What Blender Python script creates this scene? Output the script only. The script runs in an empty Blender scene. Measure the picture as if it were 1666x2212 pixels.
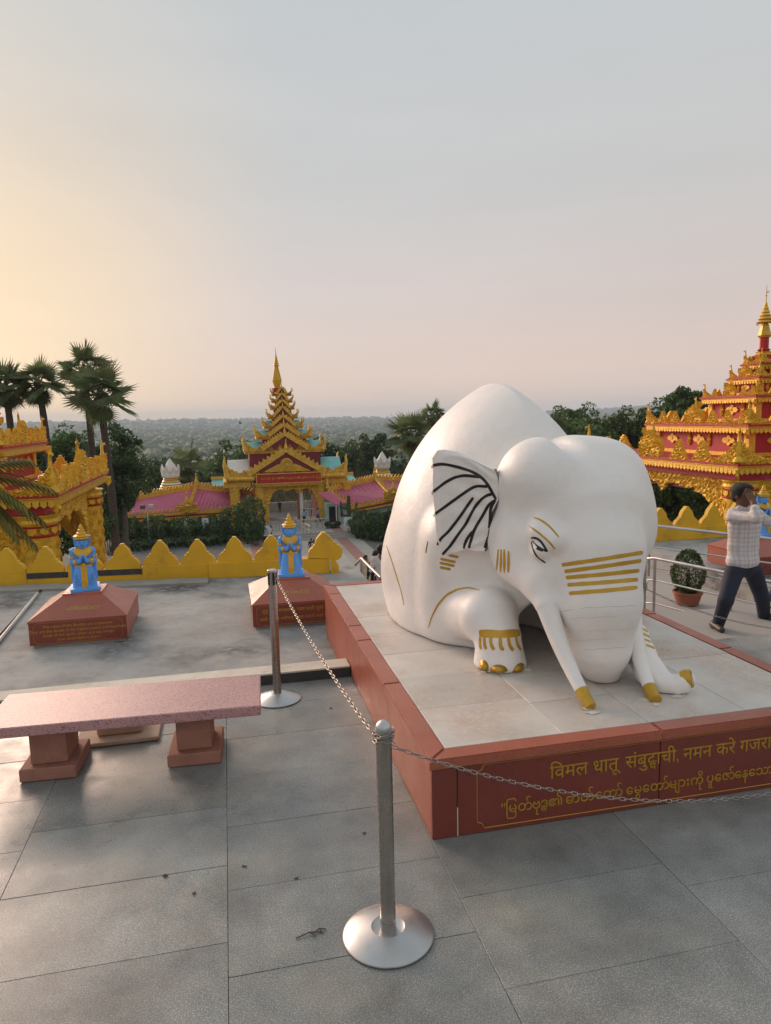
import bpy, bmesh, math, random
import numpy as np
from mathutils import Vector, Matrix
from mathutils.bvhtree import BVHTree
R = math.radians
random.seed(7); RNG = np.random.default_rng(11)
scene = bpy.context.scene
COL = scene.collection

# ------------------------------------------------------------------ camera
# world: X runs along the front of the plinth, Y into the picture, Z up; the camera stands at the origin
FPX, CX, CY, CAMH = 1540.0, 833.0, 1106.0, 2.3        # focal length and centre for a 1666 x 2212 view
PITCH, ROLL, YAW = R(7.65), R(1.3), R(12.5)
def _yaw(v):
    c, s = math.cos(YAW), math.sin(YAW)
    return Vector((v[0]*c + v[1]*s, -v[0]*s + v[1]*c, v[2]))
_f = Vector((0, math.cos(PITCH), -math.sin(PITCH))); _r = Vector((1, 0, 0)); _u = Vector((0, math.sin(PITCH), math.cos(PITCH)))
CF = _yaw(_f); CU = _yaw(_u*math.cos(ROLL) + _r*math.sin(ROLL)); CR = _yaw(_r*math.cos(ROLL) - _u*math.sin(ROLL))
CAMP = Vector((0, 0, CAMH))
cam_d = bpy.data.cameras.new('camera'); cam = bpy.data.objects.new('camera', cam_d); COL.objects.link(cam)
cam.matrix_world = Matrix(((CR.x, CU.x, -CF.x, 0), (CR.y, CU.y, -CF.y, 0), (CR.z, CU.z, -CF.z, CAMH), (0, 0, 0, 1)))
cam_d.sensor_fit = 'HORIZONTAL'; cam_d.sensor_width = 36; cam_d.lens = 36*FPX/1666
cam_d.clip_start = 0.05; cam_d.clip_end = 30000
scene.camera = cam
def ray(x, y): return CF + CR*((x-CX)/FPX) - CU*((y-CY)/FPX)
def gz(x, y, z=0.0):
    d = ray(x, y); return CAMP + d*((z-CAMH)/d.z)
def gy(x, y, Y):
    d = ray(x, y); return CAMP + d*(Y/d.y)
def gx(x, y, X):
    d = ray(x, y); return CAMP + d*(X/d.x)

# ------------------------------------------------------------------ light
SUN_AZ, SUN_EL = R(-27), R(17)                         # azimuth from +Y towards +X
SUND = Vector((math.sin(SUN_AZ)*math.cos(SUN_EL), math.cos(SUN_AZ)*math.cos(SUN_EL), math.sin(SUN_EL)))
ld = bpy.data.lights.new('sun', 'SUN'); ld.energy = 2.6; ld.angle = R(32); ld.color = (1.0, 0.71, 0.55)
sun = bpy.data.objects.new('sun', ld); COL.objects.link(sun); sun.rotation_euler = SUND.to_track_quat('Z', 'Y').to_euler(); sun.location = (-20, 20, 30)
world = bpy.data.worlds.new('World'); scene.world = world; world.use_nodes = True
wn = world.node_tree.nodes; wl = world.node_tree.links; wn.clear()
def wnode(t, **k):
    n = wn.new(t)
    for a, b in k.items(): setattr(n, a, b)
    return n
wo = wnode('ShaderNodeOutputWorld'); add = wnode('ShaderNodeAddShader')
skyt = wnode('ShaderNodeTexSky', sky_type='NISHITA', sun_disc=False, sun_elevation=SUN_EL, sun_rotation=SUN_AZ, dust_density=0.6, air_density=1.0)
bg1 = wnode('ShaderNodeBackground'); bg1.inputs[1].default_value = 0.010; wl.new(skyt.outputs[0], bg1.inputs[0])
tc = wnode('ShaderNodeTexCoord')
sep = wnode('ShaderNodeSeparateXYZ'); wl.new(tc.outputs['Generated'], sep.inputs[0])
ramp = wnode('ShaderNodeValToRGB'); wl.new(sep.outputs[2], ramp.inputs[0])
cr = ramp.color_ramp
SKY = [(0.0, (.50, .40, .37)), (0.06, (.545, .415, .37)), (0.16, (.50, .425, .395)), (0.28, (.445, .43, .415)), (0.45, (.42, .435, .435)), (1.0, (.37, .41, .43))]
for i, (p, c) in enumerate(SKY):
    e = cr.elements[i] if i < 2 else cr.elements.new(p)
    e.position = p; e.color = (*c, 1)
dot = wnode('ShaderNodeVectorMath', operation='DOT_PRODUCT'); wl.new(tc.outputs['Generated'], dot.inputs[0]); dot.inputs[1].default_value = SUND
mr = wnode('ShaderNodeMapRange', interpolation_type='SMOOTHSTEP'); wl.new(dot.outputs['Value'], mr.inputs[0])
mr.inputs[1].default_value = .84; mr.inputs[2].default_value = 1.01; mr.inputs[3].default_value = 0; mr.inputs[4].default_value = 1
ns = wnode('ShaderNodeTexNoise'); ns.inputs['Scale'].default_value = 2.2; ns.inputs['Detail'].default_value = 4
mp = wnode('ShaderNodeMapping'); mp.inputs['Scale'].default_value = (1, 1, 5); wl.new(tc.outputs['Generated'], mp.inputs[0]); wl.new(mp.outputs[0], ns.inputs[0])
el_ = wnode('ShaderNodeMapRange', interpolation_type='SMOOTHSTEP'); wl.new(sep.outputs[2], el_.inputs[0]); el_.inputs[1].default_value = .10; el_.inputs[2].default_value = .46; el_.inputs[3].default_value = 1.0; el_.inputs[4].default_value = .22
gl_ = wnode('ShaderNodeMath', operation='MULTIPLY'); wl.new(mr.outputs[0], gl_.inputs[0]); wl.new(el_.outputs[0], gl_.inputs[1])
mixc = wnode('ShaderNodeMix', data_type='RGBA'); wl.new(gl_.outputs[0], mixc.inputs[0]); wl.new(ramp.outputs[0], mixc.inputs[6]); mixc.inputs[7].default_value = (.68, .50, .30, 1)
vr = wnode('ShaderNodeMapRange'); wl.new(ns.outputs[0], vr.inputs[0]); vr.inputs[1].default_value = .3; vr.inputs[2].default_value = .75; vr.inputs[3].default_value = .965; vr.inputs[4].default_value = 1.05
sc_ = wnode('ShaderNodeVectorMath', operation='SCALE'); wl.new(mixc.outputs[2], sc_.inputs[0]); wl.new(vr.outputs[0], sc_.inputs['Scale'])
bg2 = wnode('ShaderNodeBackground'); bg2.inputs[1].default_value = 1.0; wl.new(sc_.outputs[0], bg2.inputs[0])
wl.new(bg1.outputs[0], add.inputs[0]); wl.new(bg2.outputs[0], add.inputs[1]); wl.new(add.outputs[0], wo.inputs[0])
vs = scene.view_settings; vs.view_transform = 'Standard'; vs.look = 'None'; vs.exposure = 0.36; vs.gamma = 1.0; vs.use_curve_mapping = False
scene.cycles.use_denoising = True; scene.cycles.volume_bounces = 1; scene.cycles.max_bounces = 6; scene.cycles.diffuse_bounces = 3
scene.cycles.volume_step_rate = 4

# ------------------------------------------------------------------ materials
def srgb(r, g, b):
    f = lambda c: (c/255)/12.92 if c/255 <= .04045 else ((c/255+.055)/1.055)**2.4
    return (f(r), f(g), f(b))
M = {}
def mat(name, col, rough=.6, metal=0.0, var=.12, scale=4.0, bump=0.0, bscale=40.0, objrand=0.0, col2=None, f2=(.45, .65), s2=1.5, speck=None, coat=0.0, trans=0.0, rvar=0.0, stretch=None):
    """principled material: base colour with world-space noise variation, an optional second colour in patches and optional specks"""
    m = bpy.data.materials.new(name); m.use_nodes = True; nt = m.node_tree; N = nt.nodes; L = nt.links
    b = N['Principled BSDF']; b.inputs['Roughness'].default_value = rough; b.inputs['Metallic'].default_value = metal
    if coat: b.inputs['Coat Weight'].default_value = coat; b.inputs['Coat Roughness'].default_value = .15
    g = N.new('ShaderNodeNewGeometry'); pos = g.outputs['Position']
    if stretch:
        mpn = N.new('ShaderNodeMapping'); mpn.inputs['Scale'].default_value = stretch; L.new(pos, mpn.inputs[0]); pos = mpn.outputs[0]
    def noise(sc, det=4, ro=.6):
        n = N.new('ShaderNodeTexNoise'); n.inputs['Scale'].default_value = sc; n.inputs['Detail'].default_value = det; n.inputs['Roughness'].default_value = ro; L.new(pos, n.inputs[0]); return n
    rgb = N.new('ShaderNodeRGB'); rgb.outputs[0].default_value = (*col, 1); out = rgb.outputs[0]
    def mix(f, a, bc):
        x = N.new('ShaderNodeMix'); x.data_type = 'RGBA'; L.new(f, x.inputs[0])
        L.new(a, x.inputs[6])
        if isinstance(bc, tuple): x.inputs[7].default_value = (*bc, 1)
        else: L.new(bc, x.inputs[7])
        return x.outputs[2]
    if col2 is not None:
        n = noise(s2, 6, .65); r = N.new('ShaderNodeMapRange'); r.inputs[1].default_value, r.inputs[2].default_value = f2; L.new(n.outputs[0], r.inputs[0]); out = mix(r.outputs[0], out, col2)
    if speck is not None:
        ssc, scol, lo, hi = speck
        n = noise(ssc, 2, .7); r = N.new('ShaderNodeMapRange'); r.inputs[1].default_value = lo; r.inputs[2].default_value = hi; L.new(n.outputs[0], r.inputs[0]); out = mix(r.outputs[0], out, scol)
    if var or objrand:
        hsv = N.new('ShaderNodeHueSaturation'); L.new(out, hsv.inputs['Color']); out = hsv.outputs[0]
        n = noise(scale, 5); r = N.new('ShaderNodeMapRange'); r.inputs[1].default_value = .25; r.inputs[2].default_value = .75; r.inputs[3].default_value = 1-var; r.inputs[4].default_value = 1+var; L.new(n.outputs[0], r.inputs[0]); v = r.outputs[0]
        if objrand:
            oi = N.new('ShaderNodeObjectInfo'); r2 = N.new('ShaderNodeMapRange'); r2.inputs[3].default_value = 1-objrand; r2.inputs[4].default_value = 1+objrand; L.new(oi.outputs['Random'], r2.inputs[0])
            mu = N.new('ShaderNodeMath'); mu.operation = 'MULTIPLY'; L.new(v, mu.inputs[0]); L.new(r2.outputs[0], mu.inputs[1]); v = mu.outputs[0]
        L.new(v, hsv.inputs['Value'])
    L.new(out, b.inputs['Base Color'])
    if rvar:
        n = noise(scale*1.7, 5); r = N.new('ShaderNodeMapRange'); r.inputs[1].default_value = .3; r.inputs[2].default_value = .7; r.inputs[3].default_value = max(.02, rough-rvar); r.inputs[4].default_value = min(1, rough+rvar); L.new(n.outputs[0], r.inputs[0]); L.new(r.outputs[0], b.inputs['Roughness'])
    if bump:
        n = noise(bscale, 5, .7); bp = N.new('ShaderNodeBump'); bp.inputs['Strength'].default_value = bump; bp.inputs['Distance'].default_value = .02; L.new(n.outputs[0], bp.inputs['Height']); L.new(bp.outputs[0], b.inputs['Normal'])
    if trans:
        b.inputs['Subsurface Weight'].default_value = 0
        t = N.new('ShaderNodeBsdfTranslucent'); L.new(out, t.inputs[0]); ms = N.new('ShaderNodeMixShader'); ms.inputs[0].default_value = trans
        L.new(b.outputs[0], ms.inputs[1]); L.new(t.outputs[0], ms.inputs[2]); L.new(ms.outputs[0], N['Material Output'].inputs[0])
    M[name] = m
    return m
mat('granite', (.18, .187, .18), .35, var=.34, scale=2.6, objrand=.10, speck=(170, (.42, .43, .41), .48, .68), bump=.06, bscale=140, col2=(.255, .235, .19), f2=(.50, .72), s2=1.1, rvar=.14)
mat('grout', (.15, .145, .13), .9, var=.2, scale=6)
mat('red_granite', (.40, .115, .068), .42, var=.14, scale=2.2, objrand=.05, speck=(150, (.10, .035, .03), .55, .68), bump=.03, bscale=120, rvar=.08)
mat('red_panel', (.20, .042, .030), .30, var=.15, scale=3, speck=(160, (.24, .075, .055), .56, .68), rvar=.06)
mat('marble', (.60, .555, .51), .42, var=.12, scale=2.4, objrand=.09, col2=(.50, .36, .27), f2=(.46, .74), s2=1.6, speck=(30, (.62, .59, .55), .5, .75), bump=.05, bscale=60, rvar=.1)
mat('plaster', (.88, .845, .815), .46, var=.04, scale=2.2, col2=(.77, .71, .64), f2=(.52, .82), s2=2.0, bump=.22, bscale=14, rvar=.10)
mat('gold_paint', (.56, .33, .035), .36, metal=.35, var=.16, scale=9, bump=.12, bscale=70)
mat('black_paint', (.014, .012, .013), .4, var=.1)
mat('concrete', (.36, .355, .34), .82, var=.25, scale=1.4, col2=(.085, .085, .085), f2=(.47, .64), s2=.62, bump=.35, bscale=22, speck=(9, (.31, .31, .30), .5, .7))
mat('cement', (.33, .31, .28), .85, var=.2, scale=5, bump=.4, bscale=40)
mat('white_kerb', (.66, .60, .50), .8, var=.18, scale=4, col2=(.33, .24, .16), f2=(.56, .75), s2=3, bump=.3, bscale=40)
mat('shade_slot_dark', (.05, .05, .05), .8, var=.3, scale=8)  # near-black for the painted shade on the kerb face and the parapet slots
mat('terrazzo', (.50, .28, .275), .42, var=.1, scale=3, speck=(90, (.22, .09, .10), .53, .64), bump=.1, bscale=80)
mat('sandstone', (.36, .165, .115), .75, var=.22, scale=5, col2=(.13, .085, .06), f2=(.52, .75), s2=5, bump=.25, bscale=60)
mat('tan_stone', (.50, .36, .26), .8, var=.2, scale=5, bump=.25, bscale=40)
mat('steel', (.42, .39, .36), .27, metal=1.0, var=.12, scale=14, rvar=.1)
mat('brushed_steel', (.52, .52, .52), .38, metal=1.0, var=.08, scale=6, rvar=.08)
mat('chain_steel', (.34, .31, .28), .42, metal=1.0, var=.2, scale=20)
mat('yellow_wall', (.70, .40, .015), .66, var=.15, scale=2.5, col2=(.36, .21, .04), f2=(.56, .80), s2=3.0, bump=.12, bscale=70)
mat('carved_gold', (.74, .43, .028), .42, metal=.25, var=.30, scale=7, bump=.9, bscale=11)
mat('leaf_gold', (.62, .37, .035), .38, metal=.25, var=.2, scale=6, bump=.35, bscale=18)
mat('pale_gold', (.50, .33, .10), .5, metal=.1, var=.25, scale=8, bump=.9, bscale=14)
mat('old_gold', (.70, .41, .045), .5, metal=.2, var=.35, scale=3.0, bump=.6, bscale=5)
mat('red_paint', (.44, .010, .016), .55, var=.12, scale=2.5)
mat('pink_red', (.52, .022, .055), .55, var=.12, scale=2.5)
mat('maroon', (.20, .016, .022), .55, var=.15, scale=1.5)
mat('pink_roof', (.50, .11, .19), .55, var=.14, scale=.7)
mat('turquoise', (.20, .52, .50), .6, var=.12, scale=.8)
mat('pale_wall', (.42, .58, .52), .7, var=.1, scale=.8)
mat('offwhite', (.72, .70, .66), .55, var=.1, scale=3)
mat('blue_paint', (.10, .36, .88), .45, var=.12, scale=14, bump=.06, bscale=50)
mat('dark_blue', (.03, .09, .30), .5, var=.1)
mat('yellow_gold', (.66, .38, .02), .35, metal=.15, var=.14, scale=22, bump=.25, bscale=60)
mat('trunk', (.075, .055, .045), .9, var=.35, scale=3, bump=.6, bscale=8, stretch=(1, 1, 4))
mat('bark', (.11, .085, .065), .9, var=.3, scale=3, bump=.5, bscale=10)
mat('palm_leaf', (.15, .20, .085), .5, var=.35, scale=1.1, objrand=.25, trans=.42)
mat('palm_leaf_near', (.17, .155, .022), .5, var=.35, scale=3, trans=.3)
mat('dead_frond', (.12, .085, .05), .8, var=.3, scale=3)
mat('tree_leaf', (.075, .135, .040), .55, var=.5, scale=.55, objrand=.25, trans=.32)
mat('tree_leaf_light', (.085, .13, .034), .55, var=.4, scale=.6, objrand=.2, trans=.2)
mat('hedge_leaf', (.060, .115, .026), .5, var=.5, scale=.9, objrand=.2, trans=.3)
mat('topiary_leaf', (.045, .085, .010), .5, var=.4, scale=9, trans=.2)
mat('far_forest', (.060, .095, .040), .8, var=.45, scale=.012, objrand=0)
mat('earth', (.13, .11, .07), .95, var=.3, scale=.05, col2=(.06, .08, .03), f2=(.4, .6), s2=.02)
mat('dry_grass', (.16, .15, .075), .9, var=.35, scale=.8)
mat('asphalt', (.12, .12, .12), .85, var=.15, scale=.4)
mat('paving', (.38, .35, .32), .75, var=.1, scale=.5)
mat('paving_red', (.34, .17, .14), .75, var=.12, scale=.6)
mat('skin', (.14, .065, .04), .5, var=.12, scale=18)
mat('hair', (.005, .004, .004), .7, var=.2, scale=40, bump=.4, bscale=120)
mat('denim', (.014, .020, .042), .75, var=.35, scale=9, bump=.3, bscale=120)
mat('denim_blue', (.03, .06, .13), .75, var=.35, scale=9, bump=.3, bscale=120)
mat('black_cloth', (.012, .012, .014), .8, var=.25, scale=9)
mat('white_cloth', (.62, .60, .62), .75, var=.08, scale=6, bump=.2, bscale=60)
mat('blue_shirt', (.28, .36, .58), .75, var=.1, scale=6)
mat('sky_shirt', (.25, .42, .55), .75, var=.1, scale=6)
mat('pink_cloth', (.62, .36, .42), .75, var=.1, scale=6)
mat('cream_cloth', (.55, .48, .32), .75, var=.1, scale=6)
mat('maroon_cloth', (.09, .02, .03), .8, var=.1, scale=6)
mat('shoe', (.05, .035, .03), .5, var=.1)
mat('pvc', (.55, .55, .53), .4, var=.1)
mat('sign_white', (.62, .66, .66), .5, var=.05)
mat('sign_ink', (.08, .10, .12), .6, var=.05)
mat('terracotta', (.30, .10, .055), .7, var=.15, scale=12)
mat('glass_lamp', (.55, .55, .50), .3, var=.02)
mat('dark_void', (.015, .015, .015), .9, var=.1)

# ------------------------------------------------------------------ object helpers
WM = {}
def put(o, parent=None, world_m=None):
    """link o; with a parent keep its world placement"""
    COL.objects.link(o)
    w = world_m if world_m is not None else Matrix.Translation(o.location)
    if parent is not None:
        o.parent = parent; o.matrix_parent_inverse = WM[parent.name].inverted()
    WM[o.name] = w
    return o
def tag(o, label=None, cat=None, group=None, kind=None):
    if label: o['label'] = label
    if cat: o['category'] = cat
    if group: o['group'] = group
    if kind: o['kind'] = kind
    return o
def thing(name, label, cat, loc=(0, 0, 0), group=None):
    o = bpy.data.objects.new(name, None); o.empty_display_size = .1; o.location = loc
    put(o); return tag(o, label, cat, group)
def mesh_obj(name, verts, faces, material, parent=None, smooth=False, recentre=True, mats=None, fmat=None):
    v = np.asarray(verts, dtype=float).reshape(-1, 3)
    c = (v.min(0)+v.max(0))/2 if recentre and len(v) else np.zeros(3)
    me = bpy.data.meshes.new(name); me.from_pydata((v-c).tolist(), [], [list(map(int, f)) for f in faces])
    me.materials.append(M[material] if isinstance(material, str) else material)
    for x in mats or []: me.materials.append(M[x])
    if fmat is not None: me.polygons.foreach_set('material_index', np.asarray(fmat, dtype=np.int32))
    if smooth: me.polygons.foreach_set('use_smooth', np.ones(len(me.polygons), dtype=bool))
    me.update()
    o = bpy.data.objects.new(name, me); o.location = c
    return put(o, parent)
def link_copy(o, loc, name=None, parent=None, rot=None, scale=None):
    c = bpy.data.objects.new(name or o.name.split('.')[0], o.data); c.location = loc
    if rot is not None: c.rotation_euler = rot
    if scale is not None: c.scale = scale
    m = Matrix.LocRotScale(Vector(loc), c.rotation_euler, c.scale)
    return put(c, parent, m)
def copy_tree(o, parent=None):
    c = o.copy(); COL.objects.link(c); c.parent = parent
    for ch in o.children: copy_tree(ch, c)
    return c
def shade_auto(o, ang=35):
    me = o.data; bm = bmesh.new(); bm.from_mesh(me)
    for f in bm.faces: f.smooth = True
    for e in bm.edges:
        e.smooth = not (len(e.link_faces) == 2 and e.calc_face_angle(0) > R(ang))
    bm.to_mesh(me); bm.free(); return o

class MB:
    """collects simple solids into one mesh"""
    def __init__(s): s.v = []; s.f = []
    def add(s, verts, faces, m=None):
        b = len(s.v)
        for p in verts: s.v.append(tuple(m @ Vector(p)) if m is not None else tuple(p))
        for f in faces: s.f.append([i+b for i in f])
        return s
    def box(s, lo, hi, m=None):
        x0, y0, z0 = lo; x1, y1, z1 = hi
        return s.add([(x0, y0, z0), (x1, y0, z0), (x1, y1, z0), (x0, y1, z0), (x0, y0, z1), (x1, y0, z1), (x1, y1, z1), (x0, y1, z1)],
                     [(0, 3, 2, 1), (4, 5, 6, 7), (0, 1, 5, 4), (1, 2, 6, 5), (2, 3, 7, 6), (3, 0, 4, 7)], m)
    def cham(s, lo, hi, c, m=None):
        """box with chamfered edges"""
        bm = bmesh.new(); bmesh.ops.create_cube(bm, size=1)
        for v in bm.verts:
            for k in range(3): v.co[k] = lo[k] if v.co[k] < 0 else hi[k]
        bmesh.ops.bevel(bm, geom=list(bm.edges), offset=c, segments=1, affect='EDGES')
        bm.verts.index_update(); vs = [v.co[:] for v in bm.verts]; fs = [[v.index for v in f.verts] for f in bm.faces]; bm.free()
        return s.add(vs, fs, m)
    def lathe(s, prof, n=16, c=(0, 0, 0), m=None, ang0=0.0):
        """prof: list of (radius, z) from bottom to top"""
        vs = []; fs = []; k = len(prof)
        for r, z in prof:
            for i in range(n):
                a = ang0 + 2*math.pi*i/n; vs.append((c[0]+r*math.cos(a), c[1]+r*math.sin(a), c[2]+z))
        for j in range(k-1):
            for i in range(n): fs.append((j*n+i, j*n+(i+1) % n, (j+1)*n+(i+1) % n, (j+1)*n+i))
        fs.append(tuple(range(n-1, -1, -1))); fs.append(tuple((k-1)*n+i for i in range(n)))
        return s.add(vs, fs, m)
    def tube(s, pts, rad, n=8, m=None, caps=True):
        pts = [Vector(p) for p in pts]; k = len(pts); rr = rad if hasattr(rad, '__len__') else [rad]*k
        vs = []; fs = []; up = None
        for i, p in enumerate(pts):
            t = (pts[min(i+1, k-1)]-pts[max(i-1, 0)]); t = t.normalized() if t.length > 1e-9 else Vector((0, 0, 1))
            if up is None: up = Vector((0, 0, 1)) if abs(t.z) < .9 else Vector((0, 1, 0))
            a = t.cross(up).normalized(); b = a.cross(t).normalized(); up = b
            for j in range(n):
                q = 2*math.pi*j/n; vs.append(p+(a*math.cos(q)+b*math.sin(q))*rr[i])
        for i in range(k-1):
            for j in range(n): fs.append((i*n+j, i*n+(j+1) % n, (i+1)*n+(j+1) % n, (i+1)*n+j))
        if caps: fs.append(tuple(range(n-1, -1, -1))); fs.append(tuple((k-1)*n+j for j in range(n)))
        return s.add(vs, fs, m)
    def prism(s, poly, d0, d1, m=None, axis='y'):
        """polygon in (x, z) extruded along y (axis 'y'), or (x, y) along z (axis 'z')"""
        n = len(poly)
        P = (lambda a, b, d: (a, d, b)) if axis == 'y' else (lambda a, b, d: (a, b, d))
        vs = [P(a, b, d0) for a, b in poly]+[P(a, b, d1) for a, b in poly]
        fs = [tuple(range(n)), tuple(range(2*n-1, n-1, -1))]+[(i, i+n, (i+1) % n+n, (i+1) % n) for i in range(n)]
        return s.add(vs, fs, m)
    def build(s, name, material, parent=None, smooth=False, auto=None):
        o = mesh_obj(name, s.v, s.f, material, parent, smooth)
        me = o.data; bm = bmesh.new(); bm.from_mesh(me); bmesh.ops.recalc_face_normals(bm, faces=bm.faces); bm.to_mesh(me); bm.free()
        if auto: shade_auto(o, auto)
        return o
def frame(o, x, y, z=None):
    """matrix with origin o and axes x, y (z = x cross y)"""
    x = Vector(x).normalized(); y = Vector(y).normalized(); z = x.cross(y).normalized()
    return Matrix(((x.x, y.x, z.x, o[0]), (x.y, y.y, z.y, o[1]), (x.z, y.z, z.z, o[2]), (0, 0, 0, 1)))

# ------------------------------------------------------------------ smooth solids from distance fields
class Field:
    def __init__(s, res): s.res = res; s.p = []
    def cap(s, a, b, ra, rb=None, k=.03, sub=False): s.p.append(('cap', np.array(a, float), np.array(b, float), ra, ra if rb is None else rb, k, sub)); return s
    def ell(s, c, r, k=.03, rot=None, sub=False): s.p.append(('ell', np.array(c, float), np.array(r, float), rot, None, k, sub)); return s
    def box(s, c, h, rnd=.01, k=.02, rot=None, sub=False): s.p.append(('box', np.array(c, float), np.array(h, float), rot, rnd, k, sub)); return s
    def fn(s, lo, hi, f, k=.03, sub=False): s.p.append(('fn', np.array(lo, float), np.array(hi, float), f, None, k, sub)); return s
    def bounds(s, q):
        if q[0] == 'cap': lo = np.minimum(q[1]-q[3], q[2]-q[4]); hi = np.maximum(q[1]+q[3], q[2]+q[4])
        elif q[0] == 'fn': lo, hi = q[1], q[2]
        else:
            e = q[2].copy()
            if q[3] is not None: e = np.full(3, np.linalg.norm(q[2]) if q[0] == 'box' else q[2].max())
            lo, hi = q[1]-e, q[1]+e
        return lo, hi
    def mesh(s, floor=None):
        res = s.res
        bb = [s.bounds(q) for q in s.p if not q[6]]
        lo = np.min([b[0] for b in bb], 0)-3*res; hi = np.max([b[1] for b in bb], 0)+3*res
        if floor is not None: lo[2] = max(lo[2], floor-2*res)
        n = np.ceil((hi-lo)/res).astype(int)+1
        ax = [lo[i]+res*np.arange(n[i]) for i in range(3)]
        D = np.full(n, 9.0, dtype=np.float32)
        for q in s.p:
            l, h = s.bounds(q); mg = q[5]+3*res
            i0 = np.clip(np.floor((l-mg-lo)/res).astype(int), 0, n-1); i1 = np.clip(np.ceil((h+mg-lo)/res).astype(int)+1, 1, n)
            if np.any(i1 <= i0): continue
            X, Y, Z = np.meshgrid(*[ax[i][i0[i]:i1[i]].astype(np.float32) for i in range(3)], indexing='ij')
            if q[0] == 'cap':
                a, b, ra, rb = q[1:5]; ab = b-a; L2 = max(float(ab@ab), 1e-9)
                t = np.clip(((X-a[0])*ab[0]+(Y-a[1])*ab[1]+(Z-a[2])*ab[2])/L2, 0, 1)
                d = np.sqrt((X-a[0]-t*ab[0])**2+(Y-a[1]-t*ab[1])**2+(Z-a[2]-t*ab[2])**2)-(ra+(rb-ra)*t)
            elif q[0] == 'fn': d = q[3](X, Y, Z)
            else:
                x, y, z = X-q[1][0], Y-q[1][1], Z-q[1][2]
                if q[3] is not None:
                    m = np.array(q[3].transposed()) if isinstance(q[3], Matrix) else q[3]
                    x, y, z = [m[i][0]*x+m[i][1]*y+m[i][2]*z for i in range(3)]
                r = q[2]
                if q[0] == 'ell':
                    k0 = np.sqrt((x/r[0])**2+(y/r[1])**2+(z/r[2])**2); k1 = np.sqrt((x/r[0]**2)**2+(y/r[1]**2)**2+(z/r[2]**2)**2)+1e-9
                    d = k0*(k0-1)/k1
                    d = np.where(k0 < 1e-4, -r.min(), d)
                else:
                    ex = [np.abs(c)-(r[i]-q[4]) for i, c in enumerate((x, y, z))]
                    d = np.sqrt(sum(np.maximum(e, 0)**2 for e in ex))+np.minimum(np.maximum(np.maximum(ex[0], ex[1]), ex[2]), 0)-q[4]
            sl = tuple(slice(i0[i], i1[i]) for i in range(3)); A = D[sl]; k = max(q[5], 1e-5)
            if q[6]:
                h = np.clip(.5-.5*(A+d)/k, 0, 1); D[sl] = A*(1-h)+(-d)*h+k*h*(1-h)
            else:
                h = np.clip(.5+.5*(A-d)/k, 0, 1); D[sl] = A*(1-h)+d*h-k*h*(1-h)
        if floor is not None:
            Zs = ax[2][None, None, :].astype(np.float32); D = np.maximum(D, (floor-Zs))
        return nets(D, lo, res)
def nets(D, lo, res):
    ins = D < 0; nx, ny, nz = D.shape
    cnt = np.zeros((nx-1, ny-1, nz-1), np.int8)
    for a in (0, 1):
        for b in (0, 1):
            for c in (0, 1): cnt += ins[a:nx-1+a, b:ny-1+b, c:nz-1+c]
    cells = np.argwhere((cnt > 0) & (cnt < 8)); idx = np.full(cnt.shape, -1, np.int64); idx[tuple(cells.T)] = np.arange(len(cells))
    acc = np.zeros((len(cells), 3)); num = np.zeros(len(cells))
    I, J, K = cells.T
    for axis in range(3):
        o = [k for k in range(3) if k != axis]
        for a in (0, 1):
            for b in (0, 1):
                p = [0, 0, 0]; p[o[0]] = a; p[o[1]] = b; q = p[:]; q[axis] = 1
                d0 = D[I+p[0], J+p[1], K+p[2]]; d1 = D[I+q[0], J+q[1], K+q[2]]
                m = (d0 < 0) != (d1 < 0); t = np.where(m, d0/np.where(m, d0-d1, 1), 0)
                P = np.zeros((len(cells), 3)); P[:, o[0]] = a; P[:, o[1]] = b; P[:, axis] = t
                acc[m] += P[m]; num[m] += 1
    V = lo+res*(cells+acc/np.maximum(num, 1)[:, None])
    F = []
    for axis in range(3):
        o = [k for k in range(3) if k != axis]; sh = list(D.shape); sh[axis] -= 1
        s0 = [slice(None)]*3; s1 = [slice(None)]*3; s0[axis] = slice(0, -1); s1[axis] = slice(1, None)
        ch = ins[tuple(s0)] != ins[tuple(s1)]
        e = np.argwhere(ch); e = e[(e[:, o[0]] > 0) & (e[:, o[1]] > 0) & (e[:, o[0]] < D.shape[o[0]]-1) & (e[:, o[1]] < D.shape[o[1]]-1)]
        if not len(e): continue
        fl = ins[tuple(e.T)]
        def cell(da, db):
            c = e.copy(); c[:, o[0]] -= da; c[:, o[1]] -= db; return idx[tuple(c.T)]
        q = np.stack([cell(1, 1), cell(0, 1), cell(0, 0), cell(1, 0)], 1)
        if axis == 1: fl = ~fl
        q[~fl] = q[~fl][:, ::-1]
        F.append(q[(q >= 0).all(1)])
    return V, np.concatenate(F)
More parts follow.
